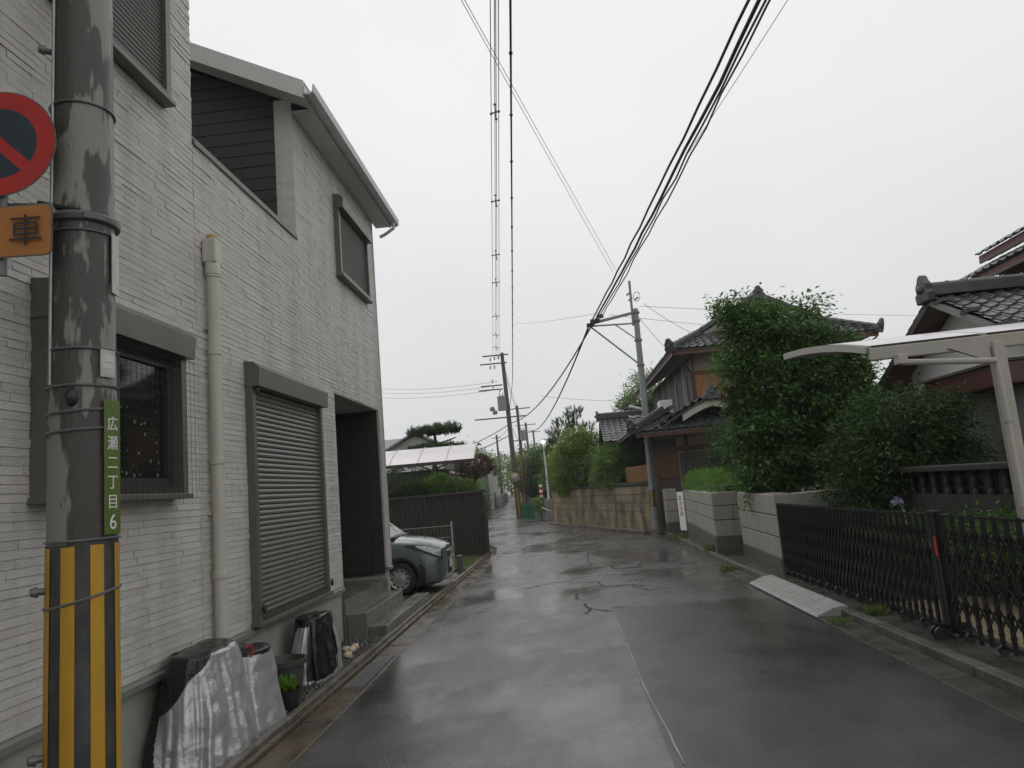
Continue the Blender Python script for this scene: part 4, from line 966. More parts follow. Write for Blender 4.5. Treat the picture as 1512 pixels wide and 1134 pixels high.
# ---------------------------------------------------------------- plants
def leaves_mesh(pts, size, up_bias=.4, seed=0, aspect=.45, droop=.25, tint_fn=None):
    """pts: list of (position, outward direction); every leaf two triangles folded on the midrib"""
    rnd = random.Random(seed); m = MB(); tint = []; V, Fc = m.v, m.f
    for p, o in pts:
        d = Vector((o.x + rnd.gauss(0, .6), o.y + rnd.gauss(0, .6), o.z * .6 + rnd.gauss(-droop, .45)))
        if d.length < 1e-3: continue
        d.normalize(); nrm = Vector((o.x * .5 + rnd.gauss(0, .35), o.y * .5 + rnd.gauss(0, .35), up_bias + abs(rnd.gauss(.3, .4))))
        s = d.cross(nrm)
        if s.length < 1e-3: continue
        s.normalize(); nn = s.cross(d)
        L = size * rnd.uniform(.6, 1.25); w = L * aspect * rnd.uniform(.8, 1.15)
        k = len(V); t = rnd.random()
        mid = p + d * (L * .45)
        V.append(tuple(p)); V.append(tuple(mid + s * w * .5 + nn * (w * .12))); V.append(tuple(p + d * L - nn * (L * .08))); V.append(tuple(mid - s * w * .5 + nn * (w * .12)))
        Fc.append((k, k + 1, k + 2)); Fc.append((k, k + 2, k + 3))
        tt = tint_fn(p, rnd) if tint_fn else t
        tint.append(tt); tint.append(tt)
    m.tint = tint; return m
def crown_pts(blobs, n, clumps, sigma, seed, shell=.55):
    rnd = random.Random(seed); out = []
    tot = sum(b[3] * b[4] * b[5] for b in blobs) if True else 1
    wts = [(b[3] * b[4] * b[5]) ** .8 for b in blobs]
    C = []
    for i in range(clumps):
        b = rnd.choices(blobs, wts)[0]; c = Vector(b[:3]); r = Vector(b[3:6])
        d = Vector((rnd.gauss(0, 1), rnd.gauss(0, 1), rnd.gauss(0, 1))).normalized()
        q = shell + (1 - shell) * rnd.random() ** .6
        q *= 1 + .12 * noise.noise(d * 2.3 + Vector((seed, 0, 0)))
        C.append((c + Vector((d.x * r.x, d.y * r.y, d.z * r.z)) * q, d))
    per = n // clumps
    for c, d in C:
        s = sigma * rnd.uniform(.6, 1.4); tw = rnd.random() * .55
        for j in range(per):
            off = Vector((rnd.gauss(0, s), rnd.gauss(0, s), rnd.gauss(0, s * .7)))
            o = (off.normalized() * .7 + d * .6) if off.length > 1e-4 else d
            out.append((c + off, o, tw))
    return out
def foliage(name, m, parent, blobs, n, clumps, sigma, size, seed, base=None, aspect=.45, droop=.25, shell=.55, lighten=.45):
    P = crown_pts(blobs, n, clumps, sigma, seed, shell)
    tw = [p[2] for p in P]; it = iter(tw)
    mb = leaves_mesh([(p[0], p[1]) for p in P], size, seed=seed, aspect=aspect, droop=droop, tint_fn=lambda p, r: min(1, next(it) + r.random() * lighten))
    return mb.build(name, m, parent, base)
def limbs(parent, base, tips, r0, name='trunk', seed=0, mid=None, n=7):
    rnd = random.Random(seed); base = Vector(base); m = MB(); fork = Vector(mid) if mid else base + Vector((0, 0, .6))
    m.tube([base - Vector((0, 0, .1)), base.lerp(fork, .5) + Vector((rnd.uniform(-.05, .05), rnd.uniform(-.05, .05), 0)), fork], [r0 * 1.2, r0, r0 * .8], n)
    for t in tips:
        t = Vector(t); a = fork.lerp(t, .4) + Vector((rnd.gauss(0, .1), rnd.gauss(0, .1), .12)); b = fork.lerp(t, .75) + Vector((rnd.gauss(0, .1), rnd.gauss(0, .1), .1))
        m.tube([fork, a, b, t], [r0 * .6, r0 * .42, r0 * .25, r0 * .08], 6)
    return m.build(name, M_BARK, parent, smooth='all')
def pine_tufts(name, m, parent, pads, seed, per=60, L=.20, needles=16, up=1.0):
    """pads: (cx,cy,cz,rx,ry,rz); shoots stand on each pad, every shoot a brush of needles"""
    rnd = random.Random(seed); mb = MB(); tint = []
    for (cx, cy, cz, rx, ry, rz) in pads:
        for i in range(per):
            a = rnd.uniform(0, 6.283); q = math.sqrt(rnd.random()); zz = rnd.uniform(-.6, 1) * math.sqrt(max(0, 1 - q * q * .9))
            p = Vector((cx + rx * q * math.cos(a), cy + ry * q * math.sin(a), cz + rz * zz))
            ax_ = Vector((math.cos(a) * q * .5 + rnd.gauss(0, .2), math.sin(a) * q * .5 + rnd.gauss(0, .2), up + rnd.gauss(0, .2))).normalized()
            t0 = rnd.random() * .6; h = L * rnd.uniform(.8, 1.7)
            for j in range(needles):
                b = p + ax_ * h * rnd.uniform(0, .75); r = Vector((rnd.gauss(0, 1), rnd.gauss(0, 1), rnd.gauss(0, 1))); r = (r - ax_ * r.dot(ax_)).normalized()
                d = (ax_ * rnd.uniform(.5, 1.1) + r * .8).normalized() * L * rnd.uniform(.6, 1.0); s = d.cross(r).normalized() * L * .075
                mb.add([b - s, b + s, b + d], [(0, 1, 2)]); tint.append(min(1, t0 + rnd.random() * .4))
    mb.tint = tint; return mb.build(name, m, parent)
def grass_tuft(c, r, h, n, seed, m=None):
    rnd = random.Random(seed); mb = MB(); tint = []
    for i in range(n):
        a = rnd.uniform(0, 6.283); q = r * math.sqrt(rnd.random()); p = Vector(c) + Vector((q * math.cos(a), q * math.sin(a), 0))
        b = rnd.uniform(0, 6.283); L = h * rnd.uniform(.5, 1.3); d = Vector((math.cos(b), math.sin(b), 0)); s = Vector((-d.y, d.x, 0)) * .006 * (1 + r)
        mb.add([p - s, p + s, p + d * L * .25 + Vector((0, 0, L * .6)) + s * .7, p + d * L * .6 + Vector((0, 0, L))], [(0, 1, 2), (0, 2, 3)]); t = rnd.random(); tint += [t, t]
    mb.tint = tint; return mb
# ---------------------------------------------------------------- pantile roofs
def pantile(w=.27, l=.26, m=None):
    prof = [(0, .030), (.10, .042), (.22, .028), (.38, .006), (.62, .0), (.86, .010), (1.04, .030)]
    mb = MB(); k = len(prof)
    for (t, dz) in ((0, .022), (1.08, 0)):
        for (u, h) in prof: mb.v.append((u * w, t * l, h + dz))
    for (u, h) in prof: mb.v.append((u * w, 0, h - .012))
    for i in range(k - 1): mb.f.append((i, i + 1, k + i + 1, k + i)); mb.f.append((2 * k + i, 2 * k + i + 1, i + 1, i))
    me = mb.mesh('roof_tile', smooth=50); me.materials.append(m or M_TILE); return me, mb
TILE_ME, TILE_MB = pantile()
def tile_slope(parent, o, u, v, nu, nv, cap=300, keep=None, order=None):
    """tiles laid from corner o, along eave direction u and up-slope direction v; nearest ones are pieces, the rest one joined part"""
    o, u, v = Vector(o), Vector(u).normalized(), Vector(v).normalized(); nn = u.cross(v)
    rot = Matrix(((u.x, v.x, nn.x), (u.y, v.y, nn.y), (u.z, v.z, nn.z))).to_euler()
    cells = []
    for i in range(nu):
        for j in range(nv):
            p = o + u * (i * .27) + v * (j * .26)
            if keep is None or keep(p): cells.append(p)
    cells.sort(key=order or (lambda p: p.length))
    for p in cells[:cap]:
        piece('roof_tile', TILE_ME, parent, p + nn * random.uniform(-.003, .006), rot)
    rest = cells[cap:]
    if rest:
        mb = MB()
        for p in rest: mb.add([p + u * a + v * b + nn * c for a, b, c in TILE_MB.v], TILE_MB.f)
        tag(mb.build('roof_tiles', M_TILE, parent, smooth=50), kind='stuff')
def ridge(parent, a, b, h=.22, n=None, oni=True, w=.16):
    """stacked ridge: flat courses, round cap tiles one by one, end ornament"""
    a, b = Vector(a), Vector(b); d = (b - a); L = d.length; d /= L; s = d.cross(Vector((0, 0, 1))).normalized(); up = s.cross(d)
    for i in range(3):
        z = h * (i + .5) / 3.4; MB().obox((a + b) / 2 + up * z, d * L / 2, s * (w * (1 - .12 * i)) / 1, up * h / 7.4).build('ridge_course', M_TILE_RIDGE, parent)
    n = n or max(2, int(L / .3))
    mb = MB(); k = 8; l = L / n
    for t, r in ((0, .085), (.04, .098), (.07, .085), (l, .082)):
        for j in range(k + 1): a_ = math.pi * j / k; mb.v.append((t, -r * math.cos(a_), r * math.sin(a_)))
    for i in range(3):
        for j in range(k): q = i * (k + 1) + j; mb.f.append((q, q + k + 1, q + k + 2, q + 1))
    me = mb.mesh('ridge_cap', smooth='all'); me.materials.append(M_TILE_RIDGE)
    rot = Matrix(((d.x, s.x, up.x), (d.y, s.y, up.y), (d.z, s.z, up.z)))
    if rot.determinant() < 0: rot = Matrix(((d.x, -s.x, up.x), (d.y, -s.y, up.y), (d.z, -s.z, up.z)))
    for i in range(n): piece('ridge_cap', me, parent, a + d * (i * l) + up * h * .82, rot.to_euler())
    if oni:
        m = MB(); prof = [(-.21, -.10), (-.24, .06), (-.17, .10), (-.19, .20), (-.12, .27), (-.07, .36), (0, .39), (.07, .36), (.12, .27), (.19, .20), (.17, .10), (.24, .06), (.21, -.10)]
        m.prism([a - d * .10 + s * x + up * z for x, z in prof], d * .11); m.ball(a - d * .11 + up * .13, (.07, .07, .07), 8, 6)
        m.build('ridge_end_ornament', M_TILE_RIDGE, parent, bevel=.02)
# ---------------------------------------------------------------- ashlar walls on the right
def ashlar(t, p0, p1, th, z0, zbase, courses, L, hgt_jit=0):
    """wall from p0 to p1 (plan), thickness th to the right of the direction; dark base and courses of blocks"""
    a, b = Vector((*p0, 0)), Vector((*p1, 0)); d = (b - a); W = d.length; d /= W; s = Vector((d.y, -d.x, 0)); up = Vector((0, 0, 1))
    MB().obox((a + b) / 2 + s * (th / 2) + up * ((z0 + courses[-1]) / 2 - .01), d * (W / 2 - .012), s * (abs(th) / 2 - .014), up * ((courses[-1] - z0) / 2)).build('core', M_JOINT, t)
    MB().obox((a + b) / 2 + s * th / 2 + up * (z0 + zbase) / 2, d * W / 2, s * (abs(th) / 2 + .004), up * (zbase - z0) / 2).build('base_course', M_ASHBASE, t, bevel=.01)
    z = zbase
    for ci, zt in enumerate(courses):
        n = max(1, round(W / L)); off = 0 if ci % 2 == 0 else .5
        cuts = [0] + [(i + off) * W / n for i in range(n + 1) if 0.02 * W < (i + off) * W / n < .98 * W] + [W]
        for u0, u1 in zip(cuts, cuts[1:]):
            MB().obox(a + d * (u0 + u1) / 2 + s * th / 2 + up * (z + zt) / 2 + s * random.uniform(-.004, .004), d * ((u1 - u0) / 2 - .004), s * th / 2, up * ((zt - z) / 2 - .008)).build('block', M_ASHLAR, t, bevel=.012)
        z = zt
W1 = thing('planter_wall', 'beige ashlar block planter wall with dark base under the bright clipped hedge', 'wall', (3.5, 19.5, zg(19.5)))
ashlar(W1, (3.62, 22.9), (3.20, 16.5), -.02 - .38, zg(22.9) - .1, .30, (.66, .97, 1.26), 1.9)
ashlar(W1, (3.20, 16.47), (4.8, 15.98), -.36, zg(16) - .1, .30, (.66, .97, 1.26), .9)
W2 = thing('garden_wall', 'beige ashlar block wall beside the folding gate under the big leafy tree', 'wall', (3.6, 14.4, zg(14.4)))
ashlar(W2, (3.62, 15.9), (3.50, 12.75), -.35, zg(15) - .1, .17, (.53, .89, 1.25), 1.7)
ashlar(W2, (3.50, 12.72), (5.4, 12.70), -.30, zg(12.7) - .1, .17, (.53, .89, 1.25), 1.0)
# stone post of the neighbour and the long stained wall
W3 = thing('stone_wall', 'long stained yellow brown stone block wall along the bend with dark streaks', 'wall', (1.3, 33, zg(33)))
ashlar(W3, (-0.75, 40.3), (3.05, 26.7), -.35, zg(40) - .1, .12, (.47, .80, 1.12, 1.45), .95)
for o in list(W3.children):
    if o.name.startswith('block') or o.name.startswith('base'):
        o.data.materials.clear(); o.data.materials.append(M_STONE)
ashlar(W3, (.9, 42.6), (-.72, 40.42), -.3, zg(40) - .1, .12, (.47, .80, 1.12, 1.45), .95)
for o in list(W3.children):
    if o.name.startswith('block') and o.data.materials[0] == M_ASHLAR: o.data.materials.clear(); o.data.materials.append(M_STONE)
A, B = Vector((-0.75, 40.3, 0)), Vector((3.05, 26.7, 0)); d = (B - A).normalized(); s = Vector((d.y, -d.x, 0))
MB().obox((A + B) / 2 - s * .18 + Vector((0, 0, 1.52)), d * (B - A).length / 2, s * .24, Vector((0, 0, .06))).build('coping', M_DKWALL, W3, bevel=.015)
gp = thing('gate_post', 'short beige block gate post between the stained wall and the planter wall', 'gate post', (3.55, 24.4, zg(24.4)))
ashlar(gp, (3.22, 24.72), (3.20, 24.05), -.36, zg(25.4) - .05, .22, (.58, .94, 1.30), 1.0)
# notice board leaning on the planter wall
np_ = (3.50, 22.85); zb = zg(22.7)
nb = thing('notice_board', 'narrow white upright notice board with red and dark characters', 'sign', (np_[0], np_[1], zb))
fd = Vector((-1, -.55, 0)).normalized(); rtv = Vector((.55, -1, 0)).normalized()
MB().obox(Vector((*np_, zb + .78)), rtv * .15, fd * .012, Vector((0, 0, .58))).build('board', M_PRINT_W, nb)
for q in (-.1, .1): MB().tube([Vector((*np_, zb)) + rtv * q, Vector((*np_, zb + .3)) + rtv * q], .012, 6).build('leg', M_STEEL, nb)
strokes = [(.40, M_PRINT_K), (.24, M_PRINT_R), (.08, M_PRINT_R), (-.08, M_PRINT_K)]
for z, mm in strokes:                                             # characters too blurred to read: bars of their size and colour
    m = MB(); c = Vector((*np_, zb + .78 + z)) + fd * .0135
    for k in range(3): m.obox(c + Vector((0, 0, .045 - .045 * k)), rtv * (.085 - .02 * (k == 1)), fd * .001, Vector((0, 0, .008)))
    m.obox(c, rtv * .010, fd * .0012, Vector((0, 0, .055))); m.build('blurred_character', mm, nb)
# kerb ramp of five ribbed lengths
rp = thing('kerb_ramp', 'grey ribbed kerb ramp laid in the gutter before the black folding gate', 'ramp', (3.0, 10.5, zg(10.5)))
for i in range(5):
    y0 = 8.98 + i * .625; m = MB()
    prof = [(2.78, .0), (2.80, .028), (2.84, .030), (2.845, .044), (2.88, .046), (2.885, .060), (2.92, .062), (2.925, .076), (2.96, .078), (2.965, .092), (3.13, .112), (3.15, .10), (3.15, .0)]
    m.prism([(x, y0 + .004, zg(y0) + z) for x, z in prof], (0, .617, -.004)); m.build('ramp_length', M_RAMP, rp)
# ---------------------------------------------------------------- black folding gate, two leaves
GX = 3.46
def gate_leaf(label, y0, y1, sp0, sp1, latch_end):
    t = thing('folding_gate', label, 'gate', (GX, (y0 + y1) / 2, zg((y0 + y1) / 2) + .06), 'black folding driveway gates')
    ys_ = [y0]
    while ys_[-1] < y1 - .02: ys_.append(ys_[-1] + (sp0 + (sp1 - sp0) * (ys_[-1] - y0) / (y1 - y0)))
    me = MB().box(-.016, .016, -.013, .013, 0, 1.10).mesh('upright'); me.materials.append(M_IRON)
    for i, y in enumerate(ys_):
        z = zg(y) + .10 - .02 * (i % 2); piece('upright', me, t, (GX, y, z))
        if i < len(ys_) - 1:
            yn = ys_[i + 1]; box('cap_link', M_IRON, t, GX - .014, GX + .014, y + .0135, yn - .0135, zg(y) + 1.165, zg(y) + 1.19)
            box('foot_link', M_IRON, t, GX - .014, GX + .014, y + .0135, yn - .0135, zg(y) + .12, zg(y) + .15)
        if i < len(ys_) - 2:
            y2 = ys_[i + 2]
            for (za, zb_) in ((.22, .60), (.64, 1.04)):
                MB().bar((GX + .022, y, zg(y) + za), (GX + .022, y2, zg(y) + zb_), .008, .024).build('diagonal', M_IRON, t)
                MB().bar((GX - .022, y, zg(y) + zb_), (GX - .022, y2, zg(y) + za), .008, .024).build('diagonal', M_IRON, t)
        if i % 3 == 0:
            MB().lathe([(0, -.014), (.045, -.014), (.05, 0), (.045, .014), (0, .014)], (GX, y, zg(y) + .11), 14, 'y').build('caster', M_BLACK, t)
    yl = latch_end; box('latch_post', M_IRON, t, GX - .04, GX + .04, yl - .035, yl + .035, zg(yl) + .10, zg(yl) + 1.22, .005)
    for dx in (-.13, .13): MB().lathe([(0, -.018), (.05, -.018), (.055, 0), (.05, .018), (0, .018)], (GX + dx, yl, zg(yl) + .115), 14, 'y').build('caster', M_BLACK, t)
    MB().bar((GX - .14, yl, zg(yl) + .16), (GX + .14, yl, zg(yl) + .16), .03).build('caster_arm', M_IRON, t)
    return t
gate_leaf('long black folding gate leaf between the beige block wall and its latch post', 7.36, 12.45, .150, .085, 7.32)
g2 = gate_leaf('short black folding gate leaf in front of the carport post', 4.0, 7.20, .165, .165, 7.24)
box('red_reflector', M_RED, g2, GX - .05, GX - .041, 7.22, 7.26, zg(7) + .80, zg(7) + .98)
# ---------------------------------------------------------------- carport over the driveway on the right
cpR = thing('carport', 'beige carport with arched milky roof and square post inside the gate', 'carport', (4.1, 7.05, zg(7)))
Pz = 2.70; bp0 = ay(1283, 524, 7.60); bp1 = ay(1466, 504, 7.30); bd = (bp1 - bp0).normalized(); bp2 = bp0 + bd * 6.2
MB().bar(bp0, bp2, .07, .13).build('gutter_beam', M_BEIGE, cpR, bevel=.01)
MB().bar((bp1.x + .02, bp1.y, zg(7) - .05), (bp1.x + .02, bp1.y, bp1.z), .115, .115, up=(0, 1, 0)).build('post', M_BEIGE, cpR, bevel=.012)
MB().bar((bp1.x + 4.0, bp1.y - .62, zg(5)), (bp1.x + 4.0, bp1.y - .62, 2.8), .115, .115, up=(0, 1, 0)).build('post', M_BEIGE, cpR, bevel=.012)
MB().prism([(bp1.x - .05, bp1.y - .02, bp1.z), (bp1.x - .05, bp1.y - .02, bp1.z - .2), (bp1.x - .4, bp1.y + .04, bp1.z - .02)], (.0, .04, 0)).build('knee_plate', M_BEIGE, cpR)
tip = ay(1160, 527, 9.3); crest = ay(1214, 517, 8.5)
def arch(v):                                        # end rafter from beam to free edge, quadratic through the crest
    q0, q1, q2 = bp0 + Vector((0, 0, .05)), crest * 2 - (bp0 + tip) * .5, tip
    return q0 * (1 - v) ** 2 + q1 * 2 * v * (1 - v) + q2 * v * v
span = bp2 - bp0; nR = 6
for i in range(nR + 1):
    o = span * (i / nR); m = MB()
    for k in range(14): a, b = arch(k / 14) + o, arch((k + 1) / 14) + o; m.bar(a, b + (b - a) * .02, .055, .075)
    m.build('rafter', M_BEIGE, cpR)
    if i < nR:
        o2 = span * ((i + 1) / nR)
        MB().grid(14, 1, lambda u, v: arch(u) + o.lerp(o2, .01 + .98 * v) + Vector((0, 0, .042))).build('roof_sheet', M_POLY, cpR, smooth='all')
MB().bar(tip, tip + span, .05, .07).build('edge_rail', M_BEIGE, cpR)
pd = [bp0 + bd * .28 + Vector((-.03, -.07, -.06)), bp0 + bd * .28 + Vector((-.03, -.07, -.12)), bp1 + Vector((-.06, -.10, -.20)), bp1 + Vector((-.055, -.10, -.26)), Vector((bp1.x - .055, bp1.y - .10, zg(7) + .06))]
MB().tube(pd, .032, 10).build('drain_pipe', M_BEIGE, cpR, smooth=True)
MB().obox(pd[0] - Vector((0, 0, .03)), (.05, 0, 0), (0, .05, 0), (0, 0, .05)).build('gutter_box', M_BEIGE, cpR, bevel=.008)
for z in (1.15, 1.95): MB().lathe([(.034, -.02), (.040, -.015), (.040, .015), (.034, .02)], (bp1.x - .055, bp1.y - .10, z), 10).build('pipe_joint', M_BEIGE, cpR, smooth=True)
# dark garden wall with turned openings
gw = thing('balustrade_wall', 'blackened concrete garden wall with small pierced openings below its coping', 'wall', (5.0, 10.6, zg(10)))
yA, yB = 8.4, 12.6
box('wall', M_DKWALL, gw, 5.0, 5.15, yA, yB, zg(12) - .1, 1.16)
box('backing', M_DKWALL, gw, 5.12, 5.16, yA, yB, 1.161, 1.459); box('coping', M_DKWALL, gw, 4.95, 5.2, yA, yB, 1.46, 1.54, .012)  # backing is an added slab, black to stand for the dark behind the openings
for i in range(13):
    y = yA + .1 + i * .33; MB().lathe([(.05, 0), (.05, .03), (.025, .08), (.045, .15), (.025, .22), (.05, .27), (.05, .30)], (5.075, y, 1.16), 10).build('baluster', M_DKWALL, gw, smooth=True)
# ---------------------------------------------------------------- white house with tiled roofs on the right
wh = thing('tiled_house', 'white plastered house with grey pantile roofs and maroon trim behind the carport', 'house', (8.5, 13, zg(13)))
X0, YR_, ZR_ = 6.5, 12.6, 4.33
def wz(y): return ZR_ - .485 * abs(y - YR_)
MB().prism([(6.95, 10.9, -.15), (6.95, 14.6, -.15), (6.95, 14.6, wz(14.6) - .12), (6.95, YR_, ZR_ - .14), (6.95, 10.9, wz(10.9) - .12)], (7.5, 0, 0)).build('wall', M_PLASTER, wh)
for (ye, sgn) in ((10.56, 1), (15.3, -1)):
    MB().prism([(X0, ye, wz(ye) - .10), (X0, YR_, ZR_ - .10), (X0, YR_, ZR_ - .02), (X0, ye, wz(ye) - .02)], (8.2, 0, 0)).build('roof_deck', M_WOODRED, wh)
    MB().prism([(X0 - .03, ye, wz(ye) - .13), (X0 - .03, YR_, ZR_ - .13), (X0 - .03, YR_, ZR_ - .01), (X0 - .03, ye, wz(ye) - .01)], (.035, 0, 0)).build('barge_board', M_WALLGREY if sgn > 0 else M_WOODDARK, wh)
tile_slope(wh, (X0 - .02, 10.52, wz(10.52) + .0), (1, 0, 0), (0, 1, .485), 30, 9, 270)
tile_slope(wh, (X0 + 8.1, 15.34, wz(15.34)), (-1, 0, 0), (0, -1, .485), 30, 12, 0)
ridge(wh, (X0 - .02, YR_, ZR_ + .02), (X0 + 8, YR_, ZR_ + .02), .20)
for y in (10.6, 11.4, 12.1): box('verge_tile', M_TILE_RIDGE, wh, X0 - .05, X0 + .12, y - .01, y + .28, wz(y + .14) + .0, wz(y + .14) + .06)
# maroon hood and grey shutters on the gable wall
box('window_hood', M_BROWNPAINT, wh, 6.55, 6.948, 10.92, 13.35, 2.62, 2.94, .01); box('window_hood', M_WOODDARK, wh, 6.50, 6.948, 10.9, 13.37, 2.945, 2.985)
for i in range(4):
    y = 10.98 + i * .52; sh = box('shutter_panel', M_PANELGREY, wh, 6.90, 6.946, y, y + .50, .75, 2.60, .006)
box('window_frame', M_ALU_D, wh, 6.89, 6.947, 13.06, 13.12, .7, 2.62); box('window_frame', M_ALU_D, wh, 6.885, 6.947, 10.92, 13.12, .66, .74)
# upper storey further right: two eaves running along the road direction
eA = ax(1445, 379, 9.4); eB = ax(1405, 426, 9.0); sl = .46
box('upper_wall', M_PLASTER, wh, 10.1, 16, 8.5, eA.y - .5, 3.0, eA.z + .3); box('upper_wall', mat('olive_plaster', (.22, .21, .15), .7), wh, 9.75, 10.1, 8.5, eB.y - .5, 3.0, eB.z + .3)
box('wall_band', M_BROWNPAINT, wh, 10.06, 10.098, 8.5, eA.y - .55, eA.z - .75, eA.z - .5)
for (o, nm_, run) in ((eA, 'upper_roof', 3.2), (eB, 'skirt_roof', 1.1)):
    MB().prism([(o.x, o.y, o.z - .10), (o.x + run, o.y, o.z + sl * run - .10), (o.x + run, o.y, o.z + sl * run), (o.x, o.y, o.z)], (0, -7.5, 0)).build(nm_, M_WOODRED, wh)
    tile_slope(wh, (o.x - .05, o.y, o.z + .01), (0, -1, 0), (1, 0, sl), 27, 12 if run > 2 else 4, 110, order=lambda p: p.x - .02 * p.y)
    box('fascia', M_BROWNPAINT, wh, o.x - .02, o.x + .02, o.y - 7.4, o.y - .02, o.z - .17, o.z - .1)
    me_r = MB().box(-.35, .35, -.03, .03, -.045, .045).mesh('rafter_end'); me_r.materials.append(M_BROWNPAINT)
    for i in range(16): piece('rafter_end', me_r, wh, (o.x + .38, o.y - .2 - i * .45, o.z + sl * .38 - .15), (0, -math.atan(sl), 0))
# ---------------------------------------------------------------- old wooden house with hip and gable roof
oh = thing('old_wooden_house', 'old two storey wooden house with dark pantile roofs and orange cedar boards behind the trees', 'house', (7, 29, zg(29)))
EX0, EX1, EY, EZ, RXc, RZ = 4.10, 11.10, 25.0, 6.0, 7.6, 7.82
pit = (RZ - EZ) / (RXc - EX0)
box('upper_wall', M_TANPLASTER, oh, 4.95, 10.25, 25.95, 37.4, 2.6, EZ + .05)
for i in range(44):                                         # cedar boards on the gable side
    x = 4.97 + i * .12
    if x > 10.1: break
    box('cedar_board', M_CEDAR, oh, x, x + .112, 25.915, 25.945 + .0, 3.55 + random.uniform(-.12, .1), 5.16)
box('beam', M_WOODRED, oh, 4.9, 10.3, 25.89, 25.947, 5.17, 5.30); box('corner_post', M_WOODRED, oh, 4.88, 4.97, 25.90, 26.02, 3.4, 6.0); box('corner_post', M_WOODRED, oh, 10.22, 10.33, 25.90, 26.02, 2.6, 6.0)
for i in range(30):
    y = 26.05 + i * .375; box('side_board', M_WOODDARK if i % 5 else M_GREYWOOD, oh, 4.91, 4.948, y, y + .355, 2.9, 5.9)
for y in (27.2, 29.6, 32): box('window_post', M_GREYWOOD, oh, 4.86, 4.91, y, y + .13, 3.3, 5.3)
# roof decks: two main slopes and front hip
for (xe, sgn) in ((EX0, 1), (EX1, -1)):
    MB().prism([(xe, EY, EZ - .10), (xe, EY, EZ - .02), (xe + sgn * 1.4, EY + 1.4, EZ + pit * 1.4 - .02), (xe + sgn * 1.4, EY + 1.4, EZ + pit * 1.4 - .10)], (0, .02, 0)).build('hip_rafter', M_WOODDARK, oh)
    MB().add([(xe, EY, EZ - .08), (xe, 38, EZ - .08), (RXc, 38, RZ - .08), (RXc, 26.2, RZ - .08), (xe + sgn * 1.4, 26.3, EZ + pit * 1.4 - .08)] + [(xe, EY, EZ - .01), (xe, 38, EZ - .01), (RXc, 38, RZ - .01), (RXc, 26.2, RZ - .01), (xe + sgn * 1.4, 26.3, EZ + pit * 1.4 - .01)],
             [(4, 3, 2, 1, 0), (5, 6, 7, 8, 9)] + [(i, (i + 1) % 5, 5 + (i + 1) % 5, 5 + i) for i in range(5)]).build('roof_deck', M_WOODDARK, oh)
MB().add([(EX0, EY, EZ - .08), (EX1, EY, EZ - .08), (EX1 - 1.4, EY + 1.4, EZ + pit * 1.4 - .08), (EX0 + 1.4, EY + 1.4, EZ + pit * 1.4 - .08)] + [(EX0, EY, EZ - .01), (EX1, EY, EZ - .01), (EX1 - 1.4, EY + 1.4, EZ + pit * 1.4 - .01), (EX0 + 1.4, EY + 1.4, EZ + pit * 1.4 - .01)],
         [(3, 2, 1, 0), (4, 5, 6, 7), (0, 1, 5, 4), (1, 2, 6, 5), (2, 3, 7, 6), (3, 0, 4, 7)]).build('roof_deck', M_WOODDARK, oh)
box('fascia', M_WOODRED, oh, EX0 + .02, EX1 - .02, EY + .03, EY + .07, EZ - .20, EZ - .085); box('fascia', M_WOODRED, oh, EX0 + .03, EX0 + .07, EY + .08, 38, EZ - .20, EZ - .085)
MB().prism([(EX0 + 1.5, 26.42, EZ + pit * 1.4), (EX1 - 1.5, 26.42, EZ + pit * 1.4), (RXc, 26.42, RZ - .12)], (0, .1, 0)).build('gable_plaster', M_PLASTER, oh)
for sgn, xe in ((1, EX0), (-1, EX1)):
    MB().prism([(xe + sgn * 1.35, 26.22, EZ + pit * 1.35 - .18), (xe + sgn * 1.35, 26.22, EZ + pit * 1.35 - .02), (RXc, 26.22, RZ - .02), (RXc, 26.22, RZ - .18)], (0, .05, 0)).build('barge_board', M_GREYWOOD, oh)
tile_slope(oh, (EX0 + .02, EY - .04, EZ), (1, 0, 0), (0, 1, pit), 26, 6, 150, keep=lambda p: EX0 + (p.y - EY) * 1.0 - .05 < p.x < EX1 - .2 - (p.y - EY), order=lambda p: p.x)
tile_slope(oh, (EX0 - .04, 37.9, EZ), (0, -1, 0), (1, 0, pit), 48, 15, 140, keep=lambda p: p.y > EY + .27 + (p.x - EX0) or p.y > 26.5, order=lambda p: p.y)
tile_slope(oh, (EX1 + .04, 25.1, EZ), (0, 1, 0), (-1, 0, pit), 47, 15, 0, keep=lambda p: p.y > EY - .1 + (EX1 - p.x) or p.y > 26.3)
ridge(oh, (RXc, 26.15, RZ + .02), (RXc, 38, RZ + .02), .30)
for sgn, xe in ((1, EX0), (-1, EX1)):
    ridge(oh, (xe + sgn * .02, EY + .02, EZ + .03), (xe + sgn * 1.45, EY + 1.45, EZ + pit * 1.42 + .05), .12, oni=True, w=.10)
    ridge(oh, (xe + sgn * 1.4, 26.3, EZ + pit * 1.4 + .05), (RXc - sgn * .12, 26.3, RZ), .10, oni=False, w=.10)
MB().tube([(EX0 + .35, EY + .1, EZ - .22), (EX0 + .5, EY + .5, EZ - .5), (4.86, 25.98, EZ - .75), (4.86, 25.98, 3.4)], .035, 8).build('downpipe', M_WOODDARK, oh, smooth=True)
MB().tube([(EX1 - .05, EY + .1, EZ - .2), (EX1 - .35, EY + .5, EZ - .45), (10.35, 25.9, EZ - .6)], .03, 8).build('downpipe', M_GREYWOOD, oh, smooth=True)
